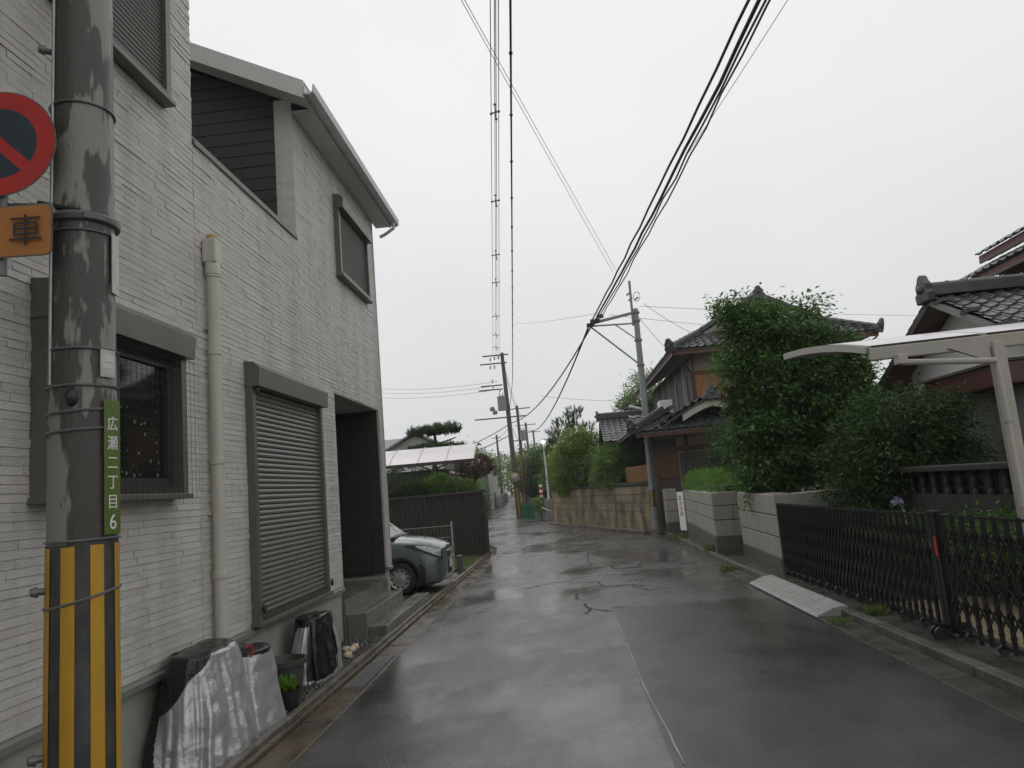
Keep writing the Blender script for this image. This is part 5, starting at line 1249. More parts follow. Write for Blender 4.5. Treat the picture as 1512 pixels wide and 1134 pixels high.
# lower storey and porch on the near side
box('lower_wall', M_TANPLASTER, oh, 3.9, 10.2, 24.95, 37.4, -.3, 3.2); box('lower_wall', M_WOODDARK, oh, 3.05, 3.898, 24.95, 25.1, -.3, 3.1)
box('head_beam', M_WOODDARK, oh, 2.95, 8, 24.88, 24.948, 2.50, 2.66); box('head_beam', M_GREYWOOD, oh, 2.95, 8, 24.87, 24.948, 2.95, 3.08)
for x in (3.02, 4.15, 5.3, 6.4): box('porch_post', M_WOODDARK, oh, x, x + .12, 24.86, 24.946, -.2, 3.1)
for i in range(9): x = 3.95 + i * .16; box('door_board', M_WOODDARK, oh, x, x + .15, 24.90, 24.942, -.1, 2.44)
for i in range(9): x = 5.5 + i * .16; box('door_board', M_GREYWOOD, oh, x, x + .15, 24.91, 24.943, -.1, 2.44)
lat = MB()
for i in range(-5, 11):
    a = 3.02 + i * .10
    for s in (1, -1):
        z0_, z1_ = 1.65, 2.48; h = z1_ - z0_
        x0_, x1_ = (a, a + h) if s > 0 else (a + h, a)
        pts_ = []
        for k in range(9):
            x_ = x0_ + (x1_ - x0_) * k / 8
            if 3.02 <= x_ <= 3.86: pts_.append(Vector((x_, 24.88 + (.012 if s > 0 else .0), z0_ + h * k / 8)))
        if len(pts_) > 1: MB().bar(pts_[0], pts_[-1], .02, .012).build('lattice_slat', M_CEDAR, oh)
# pent roof with tiles across the porch
PZ0, PZ1, PYe, PYw = 3.20, 3.85, 23.85, 25.3
MB().prism([(2.45, PYe, PZ0 - .10), (2.45, PYw, PZ1 - .10), (2.45, PYw, PZ1 - .02), (2.45, PYe, PZ0 - .02)], (6.4, 0, 0)).build('pent_deck', M_WOODDARK, oh)
box('pent_fascia', M_WOODRED, oh, 2.46, 8.84, PYe + .02, PYe + .05, PZ0 - .18, PZ0 - .105)
tile_slope(oh, (2.42, PYe - .03, PZ0), (1, 0, 0), (0, PYw - PYe, PZ1 - PZ0), 23, 6, 138)
MB().prism([(2.40, PYe, PZ0), (2.40, 37, PZ0), (4.0, 37, 4.0), (4.0, PYe + 1.4, 4.0)], (0, 0, .08)).build('pent_deck', M_WOODDARK, oh)
tile_slope(oh, (2.38, 36, PZ0 + .09), (0, -1, 0), (1.6, 0, .8), 40, 7, 60, keep=lambda p: p.y > PYe + .3 + (p.x - 2.4), order=lambda p: p.y)
ridge(oh, (2.42, PYe, PZ0 + .08), (3.6, PYe + 1.3, PZ0 + .72), .12, oni=True, w=.09)
# curved entrance gable with pale bargeboard
def kh(x): t_ = min(1, abs(x - 5.05) / 2.0); return 4.12 - 1.02 * (t_ ** 1.35) + .10 * max(0, t_ - .8)
K = [3.05 + i * .25 for i in range(17)]
m = MB(); m2 = MB(); m3 = MB()
for a, b in zip(K, K[1:]):
    m.add([(a, 23.95, kh(a) + .02), (b, 23.95, kh(b) + .02), (b, 25.9, kh(b) + .02), (a, 25.9, kh(a) + .02), (a, 23.95, kh(a) - .06), (b, 23.95, kh(b) - .06), (b, 25.9, kh(b) - .06), (a, 25.9, kh(a) - .06)], [(0, 1, 2, 3), (7, 6, 5, 4), (4, 5, 1, 0)])
    if 3.9 < a < 6.2: m2.add([(a, 23.98, kh(a) - .07), (b, 23.98, kh(b) - .07), (b, 23.98, kh(b) - .26 - .1 * abs(b - 5.05) * .3), (a, 23.98, kh(a) - .26 - .1 * abs(a - 5.05) * .3), (a, 24.04, kh(a) - .07), (b, 24.04, kh(b) - .07), (b, 24.04, kh(b) - .29), (a, 24.04, kh(a) - .29)], [(3, 2, 1, 0), (4, 5, 6, 7), (3, 7, 6, 2)])
m.build('gable_deck', M_TILE_RIDGE, oh); m2.build('curved_bargeboard', mat('pale_bargeboard', (0.42, 0.40, 0.33), .6), oh)
me = MB().lathe([(.085, 0), (.09, .02), (.075, .04), (.075, .30)], (0, 0, 0), 10, 'y').mesh('verge_tile', smooth='all'); me.materials.append(M_TILE_RIDGE)
for a in K[:-1]:
    for r_ in range(7): piece('round_tile', me, oh, (a + .1, 23.9 + r_ * .29, kh(a + .1) + .06))
ridge(oh, (5.05, 23.9, 4.16), (5.05, 25.9, 4.16), .16, w=.10)
box('air_conditioner', M_PLASTER, oh, 3.7, 4.15, 26.4, 27.1, 3.86, 4.42, .02)
# back wing
wg = thing('tiled_wing', 'low outbuilding with pale weathered pantile roof behind the garden shrubs', 'house', (2.6, 33.2, zg(33)))
box('wall', M_TANPLASTER, wg, 2.5, 4.6, 31.7, 35.2, -.3, 3.3)
MB().prism([(1.86, 31.1, 3.25), (1.86, 33.4, 4.42), (1.86, 35.7, 3.25), (1.86, 35.7, 3.33), (1.86, 33.4, 4.5), (1.86, 31.1, 3.33)], (2.94, 0, 0)).build('roof_deck', M_WOODDARK, wg)
tile_slope(wg, (1.84, 31.06, 3.36), (1, 0, 0), (0, 2.3, 1.17), 11, 10, 160)
ridge(wg, (1.84, 33.4, 4.53), (4.8, 33.4, 4.53), .24)
# cedar screen fence on the stone wall
fs = thing('slat_screen', 'orange cedar slat screen standing behind the stained stone wall', 'fence', (2.9, 28, zg(28)))
fa, fb = Vector((3.42, 26.9, 0)), Vector((2.55, 30.0, 0))
for i in range(8): z = 1.56 + i * .085; MB().bar(fa + Vector((0, 0, z)), fb + Vector((0, 0, z)), .02, .06).build('slat', M_CEDAR, fs)
for k in (0.02, .5, .98): p = fa.lerp(fb, k); box('post', M_WOODRED, fs, p.x + .02, p.x + .09, p.y - .035, p.y + .035, zg(28) - .1, 2.75 if k < .1 else 2.2)
wc = box('timber_box', M_CEDAR, None, 4.35, 5.6, 23.0, 23.4, zg(23), zg(23) + .0 + 1.95, .02, base=(5, 23.2, zg(23)))
tag(wc, 'tall orange timber planter box behind the clipped hedge', 'planter')
# ---------------------------------------------------------------- trees and shrubs, right side
t = thing('broadleaf_tree', 'tall dense dark green broadleaf tree spilling over the beige block wall', 'tree', (4.5, 15.0, zg(15)))
BL = [(4.75, 15.0, 3.0, 1.15, 1.1, 1.6), (4.2, 14.8, 2.2, .80, .9, 1.0), (5.35, 15.0, 2.6, .85, 1.0, 1.3), (4.45, 15.0, 4.35, .72, .7, .68), (3.80, 14.9, 4.25, .28, .35, .50), (5.30, 15, 4.55, .34, .4, .45), (3.85, 14.6, 1.55, .42, .6, .45), (3.75, 14.9, 3.4, .36, .5, .7), (4.15, 15, 4.75, .42, .4, .48), (3.68, 15, 4.95, .16, .2, .24), (5.75, 15, 3.6, .5, .6, .7)]
limbs(t, (4.5, 15.0, zg(15)), [(4.5, 15, 4.6), (3.7, 14.8, 4.2), (5.3, 15, 4.4), (5.4, 15.2, 2.8), (3.9, 14.7, 2.4), (4.6, 14.2, 3.2)], .11, seed=2, mid=(4.5, 15, 1.3))
foliage('crown', L_BROAD, t, BL + [(5.85, 15, 2.8, .65, .8, 1.3), (5.6, 14.4, 1.9, .8, .7, .8)], 96000, 760, .140, .112, 11, droop=.35, shell=.35)
t = thing('garden_shrub', 'wide dark green shrub behind the gate in front of the white tiled house', 'shrub', (5.7, 12.0, zg(12)))
limbs(t, (5.7, 12, zg(12)), [(5.2, 12, 2.4), (6.1, 12, 2.4), (6.4, 12, 1.6), (5, 12, 1.6)], .07, seed=3, mid=(5.7, 12, .9))
foliage('crown', L_DARK, t, [(5.35, 12.0, 2.0, .85, .8, .85), (6.0, 12.0, 2.05, .5, .7, .62), (4.85, 12.1, 1.5, .7, .7, .8), (6.2, 11.9, 1.55, .40, .6, .35), (5.5, 11.6, 1.2, 1.0, .5, .6)], 32000, 420, .14, .09, 12, aspect=.38, shell=.3)
t = thing('clipped_hedge', 'bright green clipped hedge growing on the planter wall', 'hedge', (3.75, 19.5, 1.2))
P = crown_pts([(3.72, 17.3, 1.40, .40, 1.0, .36), (3.80, 19.2, 1.42, .40, 1.3, .38), (3.9, 21.4, 1.42, .38, 1.4, .38), (4.3, 16.8, 1.38, .5, .6, .34)], 15000, 700, .05, 5, .75)
leaves_mesh([(p[0], p[1] + Vector((0, 0, .5))) for p in P], .055, seed=4, aspect=.4, droop=-.2).build('foliage', L_HEDGE, t)
MB().obox((3.85, 19.4, 1.30), (.15, 0, 0), (.1, 2.5, 0), (0, 0, .08)).build('stems', M_BARK, t)
t = thing('small_bush', 'slender green bush against the dark porch of the old house', 'shrub', (5.0, 22.6, zg(22)))
limbs(t, (5.0, 22.6, zg(22)), [(5, 22.6, 2.6), (4.7, 22.5, 2.2)], .05, seed=5)
foliage('crown', L_DARK, t, [(5.0, 22.6, 2.5, .55, .5, .85), (4.8, 22.6, 1.9, .4, .4, .5)], 3800, 90, .12, .085, 15)
# flowering garden just inside the gate
def flowers(cx, cy, r, h, seed, label):
    t = thing('flower_bush', label, 'flowers', (cx, cy, zg(cy)))
    foliage('foliage', L_BROAD, t, [(cx, cy, zg(cy) + h * .78, r, r, h * .28)], 2200, 60, .09, .075, seed)
    rnd = random.Random(seed); mb = MB(); ti = []
    for i in range(22):
        a = rnd.uniform(0, 6.28); q = r * math.sqrt(rnd.random()); p = Vector((cx + q * math.cos(a), cy + q * math.sin(a), zg(cy) + h * rnd.uniform(.5, 1.05))); tt = rnd.random()
        for k in range(6):
            b = k * 1.047; e = Vector((math.cos(b), math.sin(b), .4)) * .035; s_ = Vector((-e.y, e.x, 0)) * .5
            mb.add([p, p + e * .6 + s_, p + e, p + e * .6 - s_], [(0, 1, 2), (0, 2, 3)]); ti += [tt, tt]
    mb.tint = ti; mb.build('blossoms', L_FLOWER, t)
flowers(4.35, 9.9, .42, .95, 21, 'leafy bush with red and pink blossoms right behind the long gate leaf')
flowers(4.55, 8.9, .40, .95, 22, 'leafy bush with yellow and red blossoms beside the carport drain pipe')
flowers(4.6, 8.0, .35, 1.0, 23, 'leafy bush with yellow blossoms next to the carport post')
flowers(4.2, 11.0, .45, .80, 24, 'low leafy bush with few blossoms at the foot of the garden wall')
# agapanthus head
p = ay(1325, 742, 9.2); mb = MB(); ti = []
for i in range(40):
    d = Vector((random.gauss(0, 1), random.gauss(0, 1), random.gauss(.4, .7))).normalized(); s_ = d.orthogonal().normalized() * .008
    mb.add([p, p + d * .05 + s_, p + d * .085, p + d * .05 - s_], [(0, 1, 2), (0, 2, 3)]); ti += [.5, .5]
mb.tint = ti; L_LILAC = leaf_mat('lilac_petal', (.22, .20, .34), (.34, .31, .46)); t = thing('agapanthus', 'single pale lilac globe flower standing above the gate', 'flower', (p.x, p.y, zg(p.y)))
mb.build('flower_head', L_LILAC, t); MB().tube([(p.x, p.y, zg(p.y)), p], .007, 5).build('stem', L_GRASS, t)
# trees on the bank behind the stained wall
t = thing('flowering_shrub', 'large light green shrub with a few red blossoms above the stained stone wall', 'shrub', (.9, 36.5, zg(36)))
limbs(t, (.9, 36.5, zg(36)), [(.5, 36.2, 3.8), (1.4, 36, 4), (0, 36.4, 2.8)], .09, seed=6, mid=(.9, 36.5, 1.2))
foliage('crown', L_LIGHT, t, [(.95, 36.0, 3.3, 1.0, 1.0, 1.25), (.25, 36.6, 2.7, .8, .9, 1.1), (1.5, 35.6, 3.0, .8, .9, 1.2), (.2, 37.2, 1.9, .7, .8, .7)], 22000, 300, .18, .14, 31)
t = thing('round_shrub', 'rounded mid green shrub leaning over the stained stone wall by the tiled wing', 'shrub', (2.35, 31.6, zg(31)))
limbs(t, (2.4, 31.6, zg(31)), [(2.2, 31.4, 2.7), (2.7, 31.2, 2.6)], .07, seed=7)
foliage('crown', L_FAR, t, [(2.05, 31.4, 2.55, .62, .7, .68), (2.65, 30.9, 2.5, .55, .6, .72), (1.75, 31.9, 2.0, .5, .6, .45), (2.3, 31.2, 1.75, .85, .7, .4)], 18000, 240, .15, .11, 32)
t = thing('dark_shrub', 'dark shrub filling the gap at the end of the stone wall', 'shrub', (.9, 38.5, zg(38)))
foliage('crown', L_DARK, t, [(.4, 38.3, 2.0, .9, .9, .9), (1.4, 34.6, 1.9, .6, .9, .5)], 12000, 180, .16, .13, 33)
limbs(t, (.6, 38.5, zg(38)), [(.4, 38.3, 2), (1.2, 38, 2)], .06, seed=8)
t = thing('pine_tree', 'dark upright pine rising behind the flowering shrub at the bend', 'tree', (.55, 39.5, zg(39)))
MB().tube([(.55, 39.5, zg(39)), (.45, 39.5, 2), (.7, 39.5, 4), (.95, 39.5, 5.9)], [.16, .13, .09, .02], 8).build('trunk', M_BARK, t, smooth=True)
pine_tufts('crown', L_PINE, t, [(.9, 39.5, 5.3, .5, .5, .45), (.3, 39.5, 4.9, .55, .5, .4), (-.1, 39.5, 4.4, .5, .5, .35), (1.1, 39.5, 4.6, .7, .6, .4), (.4, 39.5, 4.0, .9, .6, .4), (-.3, 39.4, 3.4, .5, .5, .3), (-.45, 39.3, 3.9, .25, .3, .2)], 41, 52, .24, 14)
t = thing('camphor_tree', 'bright green rounded tree standing behind the old wooden house', 'tree', (5.2, 41, zg(41)))
limbs(t, (5.2, 41, zg(41)), [(5, 41, 6.5), (4, 41, 5), (6, 41, 6)], .2, seed=9, mid=(5.2, 41, 2.8))
foliage('crown', L_FAR, t, [(5.1, 41, 6.1, 1.2, 1.3, 1.4), (4.2, 41, 5.2, 1.0, 1.2, 1.0), (6.0, 41, 5.4, 1.3, 1.3, 1.4), (4.6, 41, 4.2, 1.5, 1.3, .9)], 20000, 260, .24, .17, 34)
# left garden: niwaki pine and clipped shrubs behind the brown fence
t = thing('niwaki_pine', 'cloud pruned garden pine with flat needle pads above the carport roof', 'tree', (-5.3, 30.2, zg(30)))
MB().tube([(-5.4, 30.2, zg(30)), (-5.0, 30.2, 1.3), (-5.35, 30.2, 2.6), (-5.15, 30.2, 3.6), (-5.2, 30.2, 4.3)], [.16, .14, .11, .09, .05], 8).build('trunk', M_BARK, t, smooth=True)
for a, b in (((-5.3, 30.2, 3.6), (-6.0, 30.2, 3.9)), ((-5.2, 30.2, 3.8), (-4.3, 30.2, 4.05)), ((-5.3, 30.2, 2.8), (-4.4, 30.1, 3.1)), ((-5.3, 30.2, 2.7), (-6.1, 30.1, 3.1))): MB().tube([a, b], [.05, .02], 6).build('branch', M_BARK, t)
pine_tufts('crown', L_PINE, t, [(-5.75, 30.2, 4.25, .55, .5, .25), (-4.65, 30.2, 4.28, .55, .5, .26), (-5.2, 30.2, 4.3, .4, .5, .24), (-5.9, 30.1, 3.48, .5, .5, .2), (-5.2, 30.0, 3.55, .5, .5, .2), (-4.5, 30.0, 3.5, .5, .5, .2)], 42, 130, .20, 18)
def cloud(label, cx, cy, z, rx, rz, seed, m=None):
    t = thing('clipped_shrub', label, 'shrub', (cx, cy, zg(cy)))
    MB().tube([(cx, cy, zg(cy)), (cx, cy, z)], [.08, .05], 6).build('trunk', M_BARK, t)
    P = crown_pts([(cx, cy, z, rx, rx, rz)], 5200, 260, .06, seed, .8)
    leaves_mesh([(p[0], p[1] + Vector((0, 0, .3))) for p in P], .085, seed=seed).build('crown', m or L_HEDGE, t)
cloud('bright green clipped cushion of shrub under the carport roof', -4.75, 27.6, 2.05, .65, .42, 51)
cloud('dark clipped shrub left of the bright cushion behind the fence', -5.75, 27.2, 1.85, .6, .40, 52, L_DARK)
cloud('mid green clipped shrub right of the bright cushion behind the fence', -3.95, 28.0, 1.85, .55, .45, 53, L_FAR)
cloud('tall shaded shrub in the dark below the carport', -6.2, 28.8, 2.2, .9, .9, 54, L_DARK)
cloud('dark maple like shrub with reddish leaves at the carport end', -3.5, 29.0, 2.75, .75, .45, 55, L_MAPLE)
cloud('shaded shrub behind the white car', -7.2, 27.5, 1.8, .8, .8, 56, L_DARK)
# lawn tufts, weeds
mb = MB(); ti = []
for i in range(260):
    x, y = random.uniform(-4.6, -2.5), random.uniform(17.7, 21.2); g_ = grass_tuft((x, y, zg(y) + .05), .10, .07, 14, i); k = len(mb.v); mb.v += g_.v; mb.f += [tuple(q + k for q in f) for f in g_.f]; ti += g_.tint
mb.tint = ti; tag(mb.build('lawn_grass', L_GRASS), 'patchy short grass in front of the brown fence', 'grass', kind='stuff')
for i, (px, py, r, h, lab) in enumerate(((1172, 852, .14, .16, 'weed tuft growing at the foot of the beige wall beside the kerb ramp'), (1052, 818, .16, .14, 'weed tuft in the kerb joint below the planter wall corner'), (978, 789, .35, .14, 'low weeds around the foot of the grey steel pole'),
                                   (1240, 918, .12, .06, 'weed tuft at the near end of the kerb ramp'), (1006, 798, .25, .12, 'low weeds below the narrow notice board'), (665, 842, .3, .12, 'weeds in front of the parked car'), (1298, 915, .12, .10, 'weed tuft under the black folding gate'), (1075, 842, .15, .10, 'small weed in the right gutter before the ramp'))):
    c = ag(px, py); z = zg(c.y) + (.07 if c.x > 3.05 else 0)
    tag(grass_tuft((c.x, c.y, z - .01), r, h, 110, 300 + i).build('weed_tuft', L_GRASS, None, (c.x, c.y, z)), lab, 'weeds')
# ---------------------------------------------------------------- poles, lamp, far street
def wire(name, a, b, s, r, label, cat='cable', m=None, grp=None, n=28, kn=5):
    pts = sag(a, b, s, n); mb = MB().tube(pts, r, kn, False)
    return tag(mb.build(name, m or M_CABLE, None, pts[0], smooth='all'), label, cat, grp)
# grey steel telephone pole with bracket
G = ag(970, 787); gx, gy, gz = G.x, G.y, zg(G.y)
tp = thing('telephone_pole', 'grey steel telephone pole with side bracket and small tiger band at the bend', 'utility pole', (gx, gy, gz))
top = ay(938, 456, gy)
def tpc(z): return Vector((gx + (top.x - gx) * (z - gz) / (top.z - gz), gy, z))
MB().tube([tpc(gz - .1), tpc(2), tpc(5), tpc(top.z)], [.135, .125, .11, .095], 16).build('shaft', M_NTT, tp, smooth=True)
MB().tube([tpc(gz), tpc(gz + .42)], [.140, .139], 16).build('pale_foot', M_STEEL, tp, smooth=True)
MB().tube([tpc(.72), tpc(1.28)], [.138, .136], 16).build('tiger_band', M_TAPE_D, tp, smooth=True)
for k in range(6):
    a = R_(k * 60 - 80); MB().grid(4, 1, lambda u, v: tpc(.75 + .5 * v) + Vector((math.cos(a + .42 * u), math.sin(a + .42 * u), 0)) * .141).build('yellow_stripe', M_TAPE_Y, tp)
e = ay(868, 482, gy); e2 = ay(872, 478, gy)
MB().bar(e2, tpc(7.45) - Vector((.0, 0, -.12)), .09, .09).build('bracket_arm', M_NTT, tp); MB().bar(e, tpc(7.17), .05, .05).build('bracket_arm', M_NTT, tp)
MB().bar(e + Vector((.1, 0, -.03)), tpc(5.65), .05, .05).build('brace', M_NTT, tp); MB().bar(ay(906, 478, gy), tpc(6.55), .035, .035).build('brace', M_NTT, tp)
MB().tube([tpc(7.1) + Vector((-.12, 0, 0)), ay(929, 415, gy)], .045, 8).build('extension_pipe', M_NTT, tp, smooth=True)
for z in (7.25, 7.55, 6.55, 5.65, 3.0): MB().lathe([(.12, -.04), (.14, -.03), (.14, .03), (.12, .04)], tpc(z), 14).build('pole_clamp', M_DARKSTEEL, tp)
for (px, py) in ((925, 436), (928, 444), (937, 443)): q = ay(px, py, gy); MB().bar(q, q + Vector((.14, 0, .09)), .07, .05).build('cable_fitting', M_DARKSTEEL, tp)
lp = [ay(940 + 5 * math.cos(t_ * .5), 438 + 7 * math.sin(t_ * .5), gy) for t_ in range(13)]; MB().tube(lp, .012, 5).build('cable_loop', M_WIRE, tp)
q0 = tpc(4.0); MB().tube([q0, q0 + Vector((-.16, -.1, .1)), q0 + Vector((-.55, -.1, .22))], [.03, .045, .06], 8).build('lamp_arm', M_GUTTERP, tp, smooth=True)
for (px, py, w_) in ((878, 474, .16), (886, 467, .12), (872, 480, .14)): q = ay(px, py, gy - .1); MB().obox(q, (w_, 0, 0), (0, .05, 0), (0, 0, .06)).build('splice_box', M_BLACK, tp)
# brown power pole far down the road
A0 = Vector((-3.41, 53.2, zg(53))); A1 = ay(741, 521, 53.2)
pp_ = thing('power_pole', 'leaning brown power pole with crossarms, transformer and yellow foot where the road bends', 'utility pole', A0)
def ap(k): return A0.lerp(A1, k)
MB().tube([ap(0) - Vector((0, 0, .2)), ap(.3), ap(.7), ap(1)], [.21, .19, .16, .13], 14).build('shaft', M_WOODPOLE, pp_, smooth=True)
for k, w_, sh in ((.985, .95, -.5), (.935, 1.0, -.7), (.80, .8, -1.0), (.775, .9, -1.1), (.60, 1.9, -.6)):
    c = ap(k); MB().bar(c + Vector((sh - w_, -.16, 0)), c + Vector((sh + w_, -.16, 0)), .09, .09).build('crossarm', M_WIRE, pp_)
def transformer(par, c, r=.32, h=.95): 
    o = MB().lathe([(0, 0), (r, 0), (r, h), (r * 1.06, h), (r * 1.06, h + .06), (r * .5, h + .14), (0, h + .14)], c, 16).build('transformer', M_NTT, par, smooth=30)
    for k in (-1, 1): MB().tube([Vector(c) + Vector((k * .12, 0, h + .1)), Vector(c) + Vector((k * .12, 0, h + .38))], .04, 6).build('bushing', M_PLATE_W, o)
transformer(pp_, ay(742, 606, 52.9))
for (px, py) in ((727, 605), (731, 610)): q = ay(px, py, 53); MB().lathe([(0, -.1), (.14, -.1), (.2, .05), (.14, .2), (0, .22)], q, 10).build('insulator_can', M_NTT, pp_)
for (px, py) in ((724, 530), (730, 528), (736, 527), (724, 542), (730, 541), (728, 570), (738, 575), (727, 562)): q = ay(px, py, 53); MB().lathe([(.03, -.18), (.08, -.12), (.04, -.06), (.08, 0), (.03, .08)], q, 8).build('insulator', M_PLATE_W, pp_)
for k in range(5):
    a = R_(k * 72 - 90); MB().grid(3, 1, lambda u, v: ap(.005 + .165 * v) + Vector((math.cos(a + .5 * u), math.sin(a + .5 * u), 0)) * .212).build('yellow_stripe', M_TAPE_Y, pp_)
q = ay(760, 705, 52.8); MB().lathe([(.34, .0), (.36, -.03), (.30, -.05)], q, 18, 'y').build('mirror_rim', M_ORANGE, pp_); MB().lathe([(0, -.07), (.18, -.055), (.32, -.02)], q, 18, 'y').build('mirror_face', M_STEEL, pp_, smooth=True)
MB().tube([(-2.9, 53.1, zg(53)), (-2.95, 53.1, 4.2)], .04, 6).build('conduit', M_CEDAR, pp_)
# more poles beyond
def far_pole(label, x_px, y_px, Y, x_base_px, r=.17, arms=((-.25, .9),), tr=False):
    tpv = ay(x_px, y_px, Y); b = Vector((tpv.x + .12, Y, zg(Y)))
    t = thing('power_pole', label, 'utility pole', b, 'distant poles')
    MB().tube([b, tpv], [r, r * .65], 10).build('shaft', M_WOODPOLE, t, smooth=True)
    for dz, w_ in arms: c = tpv + Vector((0, -.15, dz)); MB().bar(c - Vector((w_, 0, 0)), c + Vector((w_, 0, 0)), .09, .09).build('crossarm', M_WIRE, t)
    if tr: transformer(t, tpv + Vector((.35, -.1, -3.2)), .28, .8)
    return tpv
B1 = far_pole('slim power pole with grey transformer standing right behind the leaning one', 763, 599, 66, 770, .18, ((-.3, 1.2), (-3.2, .7)), True)
B2 = far_pole('distant power pole with one crossarm between the transformer pole and the last pole', 776, 624, 92, 780, .2, ((-.3, 1.3),))
B3 = far_pole('last and smallest power pole with two short crossarms far down the road', 787, 635, 115, 789, .2, ((-.3, 1.2), (-2.2, .7)))
B4 = far_pole('distant thin pole standing behind the dark building with the pale panel', 733, 642, 92, 735, .18, ((-.4, .6),))
# lit street lamp
lx, ly = -1.02, 45.5
ltop = ay(802, 652, ly); sl_ = thing('street_lamp', 'slim white street lamp with small lit head at the bend', 'street lamp', (lx, ly, zg(ly)))
M_LAMPLIT = bpy.data.materials.new('lamp_glow'); M_LAMPLIT.use_nodes = True
em = M_LAMPLIT.node_tree.nodes.new('ShaderNodeEmission'); em.inputs['Strength'].default_value = 9; em.inputs['Color'].default_value = (1, .97, .9, 1)
M_LAMPLIT.node_tree.links.new(em.outputs[0], M_LAMPLIT.node_tree.nodes['Material Output'].inputs['Surface'])
MB().tube([(lx, ly, zg(ly)), (lx, ly, 2.0), ltop], [.075, .065, .05], 10).build('post', M_WHITEPAINT, sl_, smooth=True)
MB().lathe([(.05, -.02), (.16, .04), (.20, .10), (.14, .17), (0, .2)], ltop, 14).build('hood', M_WHITEPAINT, sl_, smooth=True)
MB().lathe([(0, -.10), (.10, -.08), (.13, .0), (.10, .05)], ltop + Vector((0, -.08, 0)), 12).build('lamp_globe', M_LAMPLIT, sl_, smooth=True)
box('post_base', M_WALLGREY, sl_, lx - .28, lx + .28, ly - .25, ly + .25, zg(ly) - .05, zg(ly) + 1.25, .02)
# marker post, green net fence, planter tubs, gate
mk = thing('marker_post', 'thin red and white banded marker post beside the street lamp', 'post', (-1.5, 47, zg(47)))
for i in range(7): MB().tube([(-1.5, 47, zg(47) + 1.0 + i * .17), (-1.5, 47, zg(47) + 1.0 + i * .17 + .168)], .11, 8).build('band', M_RED if i % 2 else M_PRINT_W, mk)
MB().tube([(-1.5, 47, zg(47)), (-1.5, 47, zg(47) + 1.0)], .05, 8).build('stem', M_WOODDARK, mk)
gf = thing('net_fence', 'green slatted net fence between the leaning pole and the planters', 'fence', (-2.5, 49.5, zg(49)))
fa, fb = Vector((-3.1, 51.8, zg(50))), Vector((-1.95, 48.0, zg(48)))
for i in range(18): p = fa.lerp(fb, i / 17); box('picket', M_GREENFENCE, gf, p.x - .03, p.x + .03, p.y - .02, p.y + .02, p.z - .05, p.z + .95 + .1 * math.sin(i * 2.1))
MB().bar(fa + Vector((0, 0, .8)), fb + Vector((0, 0, .8)), .03, .05).build('rail', M_GREENFENCE, gf)
tag(MB().box(-2.5, -1.75, 49.6, 50.4, zg(50), zg(50) + 1.25).build('blue_bin', mat('blue_plastic', (.025, .06, .14), .45), base=(-2.1, 50, zg(50)), bevel=.04), 'blue plastic bin behind the green net fence', 'bin')
for i, (x, y) in enumerate(((-1.75, 46.8), (-1.2, 46.2))):
    t = thing('planter_block', ('weathered concrete planter with yellow green fern next to the net fence', 'weathered concrete planter with low plant beside the lamp base')[i], 'planter', (x, y, zg(y)))
    box('tub', M_WALLGREY, t, x - .26, x + .26, y - .26, y + .26, zg(y) - .05, zg(y) + .42, .03)
    foliage('plant', L_LIGHT if i == 0 else L_FAR, t, [(x, y, zg(y) + (1.15 if i == 0 else .65), .5, .4, .22 if i == 0 else .25)], 900, 40, .08, .12, 61 + i)
    MB().tube([(x, y, zg(y) + .4), (x, y, zg(y) + 1.1)], .05, 6).build('stem', M_BARK, t)
rg = thing('low_railing', 'small white railing between the planters and the stained wall', 'railing', (-.9, 44.8, zg(45)))
MB().tube([(-1.45, 45.1, zg(45) + .75), (-1.1, 44.8, zg(45) + .58), (-.7, 44.3, zg(45) + .55), (-.55, 43.5, zg(45) + .55)], .03, 6).build('rail', M_STEEL, rg)
for i in range(6): k = i / 5; x, y = -1.4 + .8 * k, 45.0 - .9 * k; MB().tube([(x, y, zg(45)), (x, y, zg(45) + .55)], .02, 6).build('baluster', M_STEEL, rg)
# trees and hedge beyond the bend
def far_tree(label, blobs, n, cl, seed, m=L_FAR, size=.22, sig=.3, base=None, nm='street_tree', cat='tree'):
    c = blobs[0]; b = (c[0], c[1], zg(c[1])); t = thing(nm, label, cat, b, 'trees beyond the bend')
    limbs(t, b, [(q[0], q[1], q[2]) for q in blobs], .15, seed=seed, mid=(c[0], c[1], max(zg(c[1]) + .8, c[2] * .4)))
    foliage('crown', m, t, blobs, n, cl, sig, size, seed)
far_tree('dark green hedge like tree right of the leaning pole by the net fence', [(-1.7, 54, 2.2, 1.3, 1.2, 2.2), (-.6, 53, 2.6, 1.2, 1.2, 2.0), (-2.3, 55, 1.6, .8, 1, 1.5)], 18000, 240, 71, L_DARK, .18, .26)
far_tree('mid green tree close behind the street lamp', [(-.2, 49, 2.6, 1.2, 1.2, 1.7), (.9, 48, 2.8, 1.3, 1.2, 1.6)], 14000, 200, 72, L_FAR, .17, .25)
far_tree('pale hazy tree at the far end of the road right of the leaning pole', [(-3.6, 85, 3.6, 2.5, 2, 3.0), (-1.0, 80, 3.6, 2.5, 2, 2.6)], 12000, 180, 73, L_FAR, .34, .45)
far_tree('broad green tree left of the leaning pole beyond the brown fence', [(-8.9, 58, 2.3, 1.6, 1.6, 2.1), (-7.7, 60, 1.8, 1.0, 1.5, 1.7), (-9.6, 57, 2.8, 1.5, 1.5, 1.6)], 22000, 260, 74, L_FAR, .2, .3)
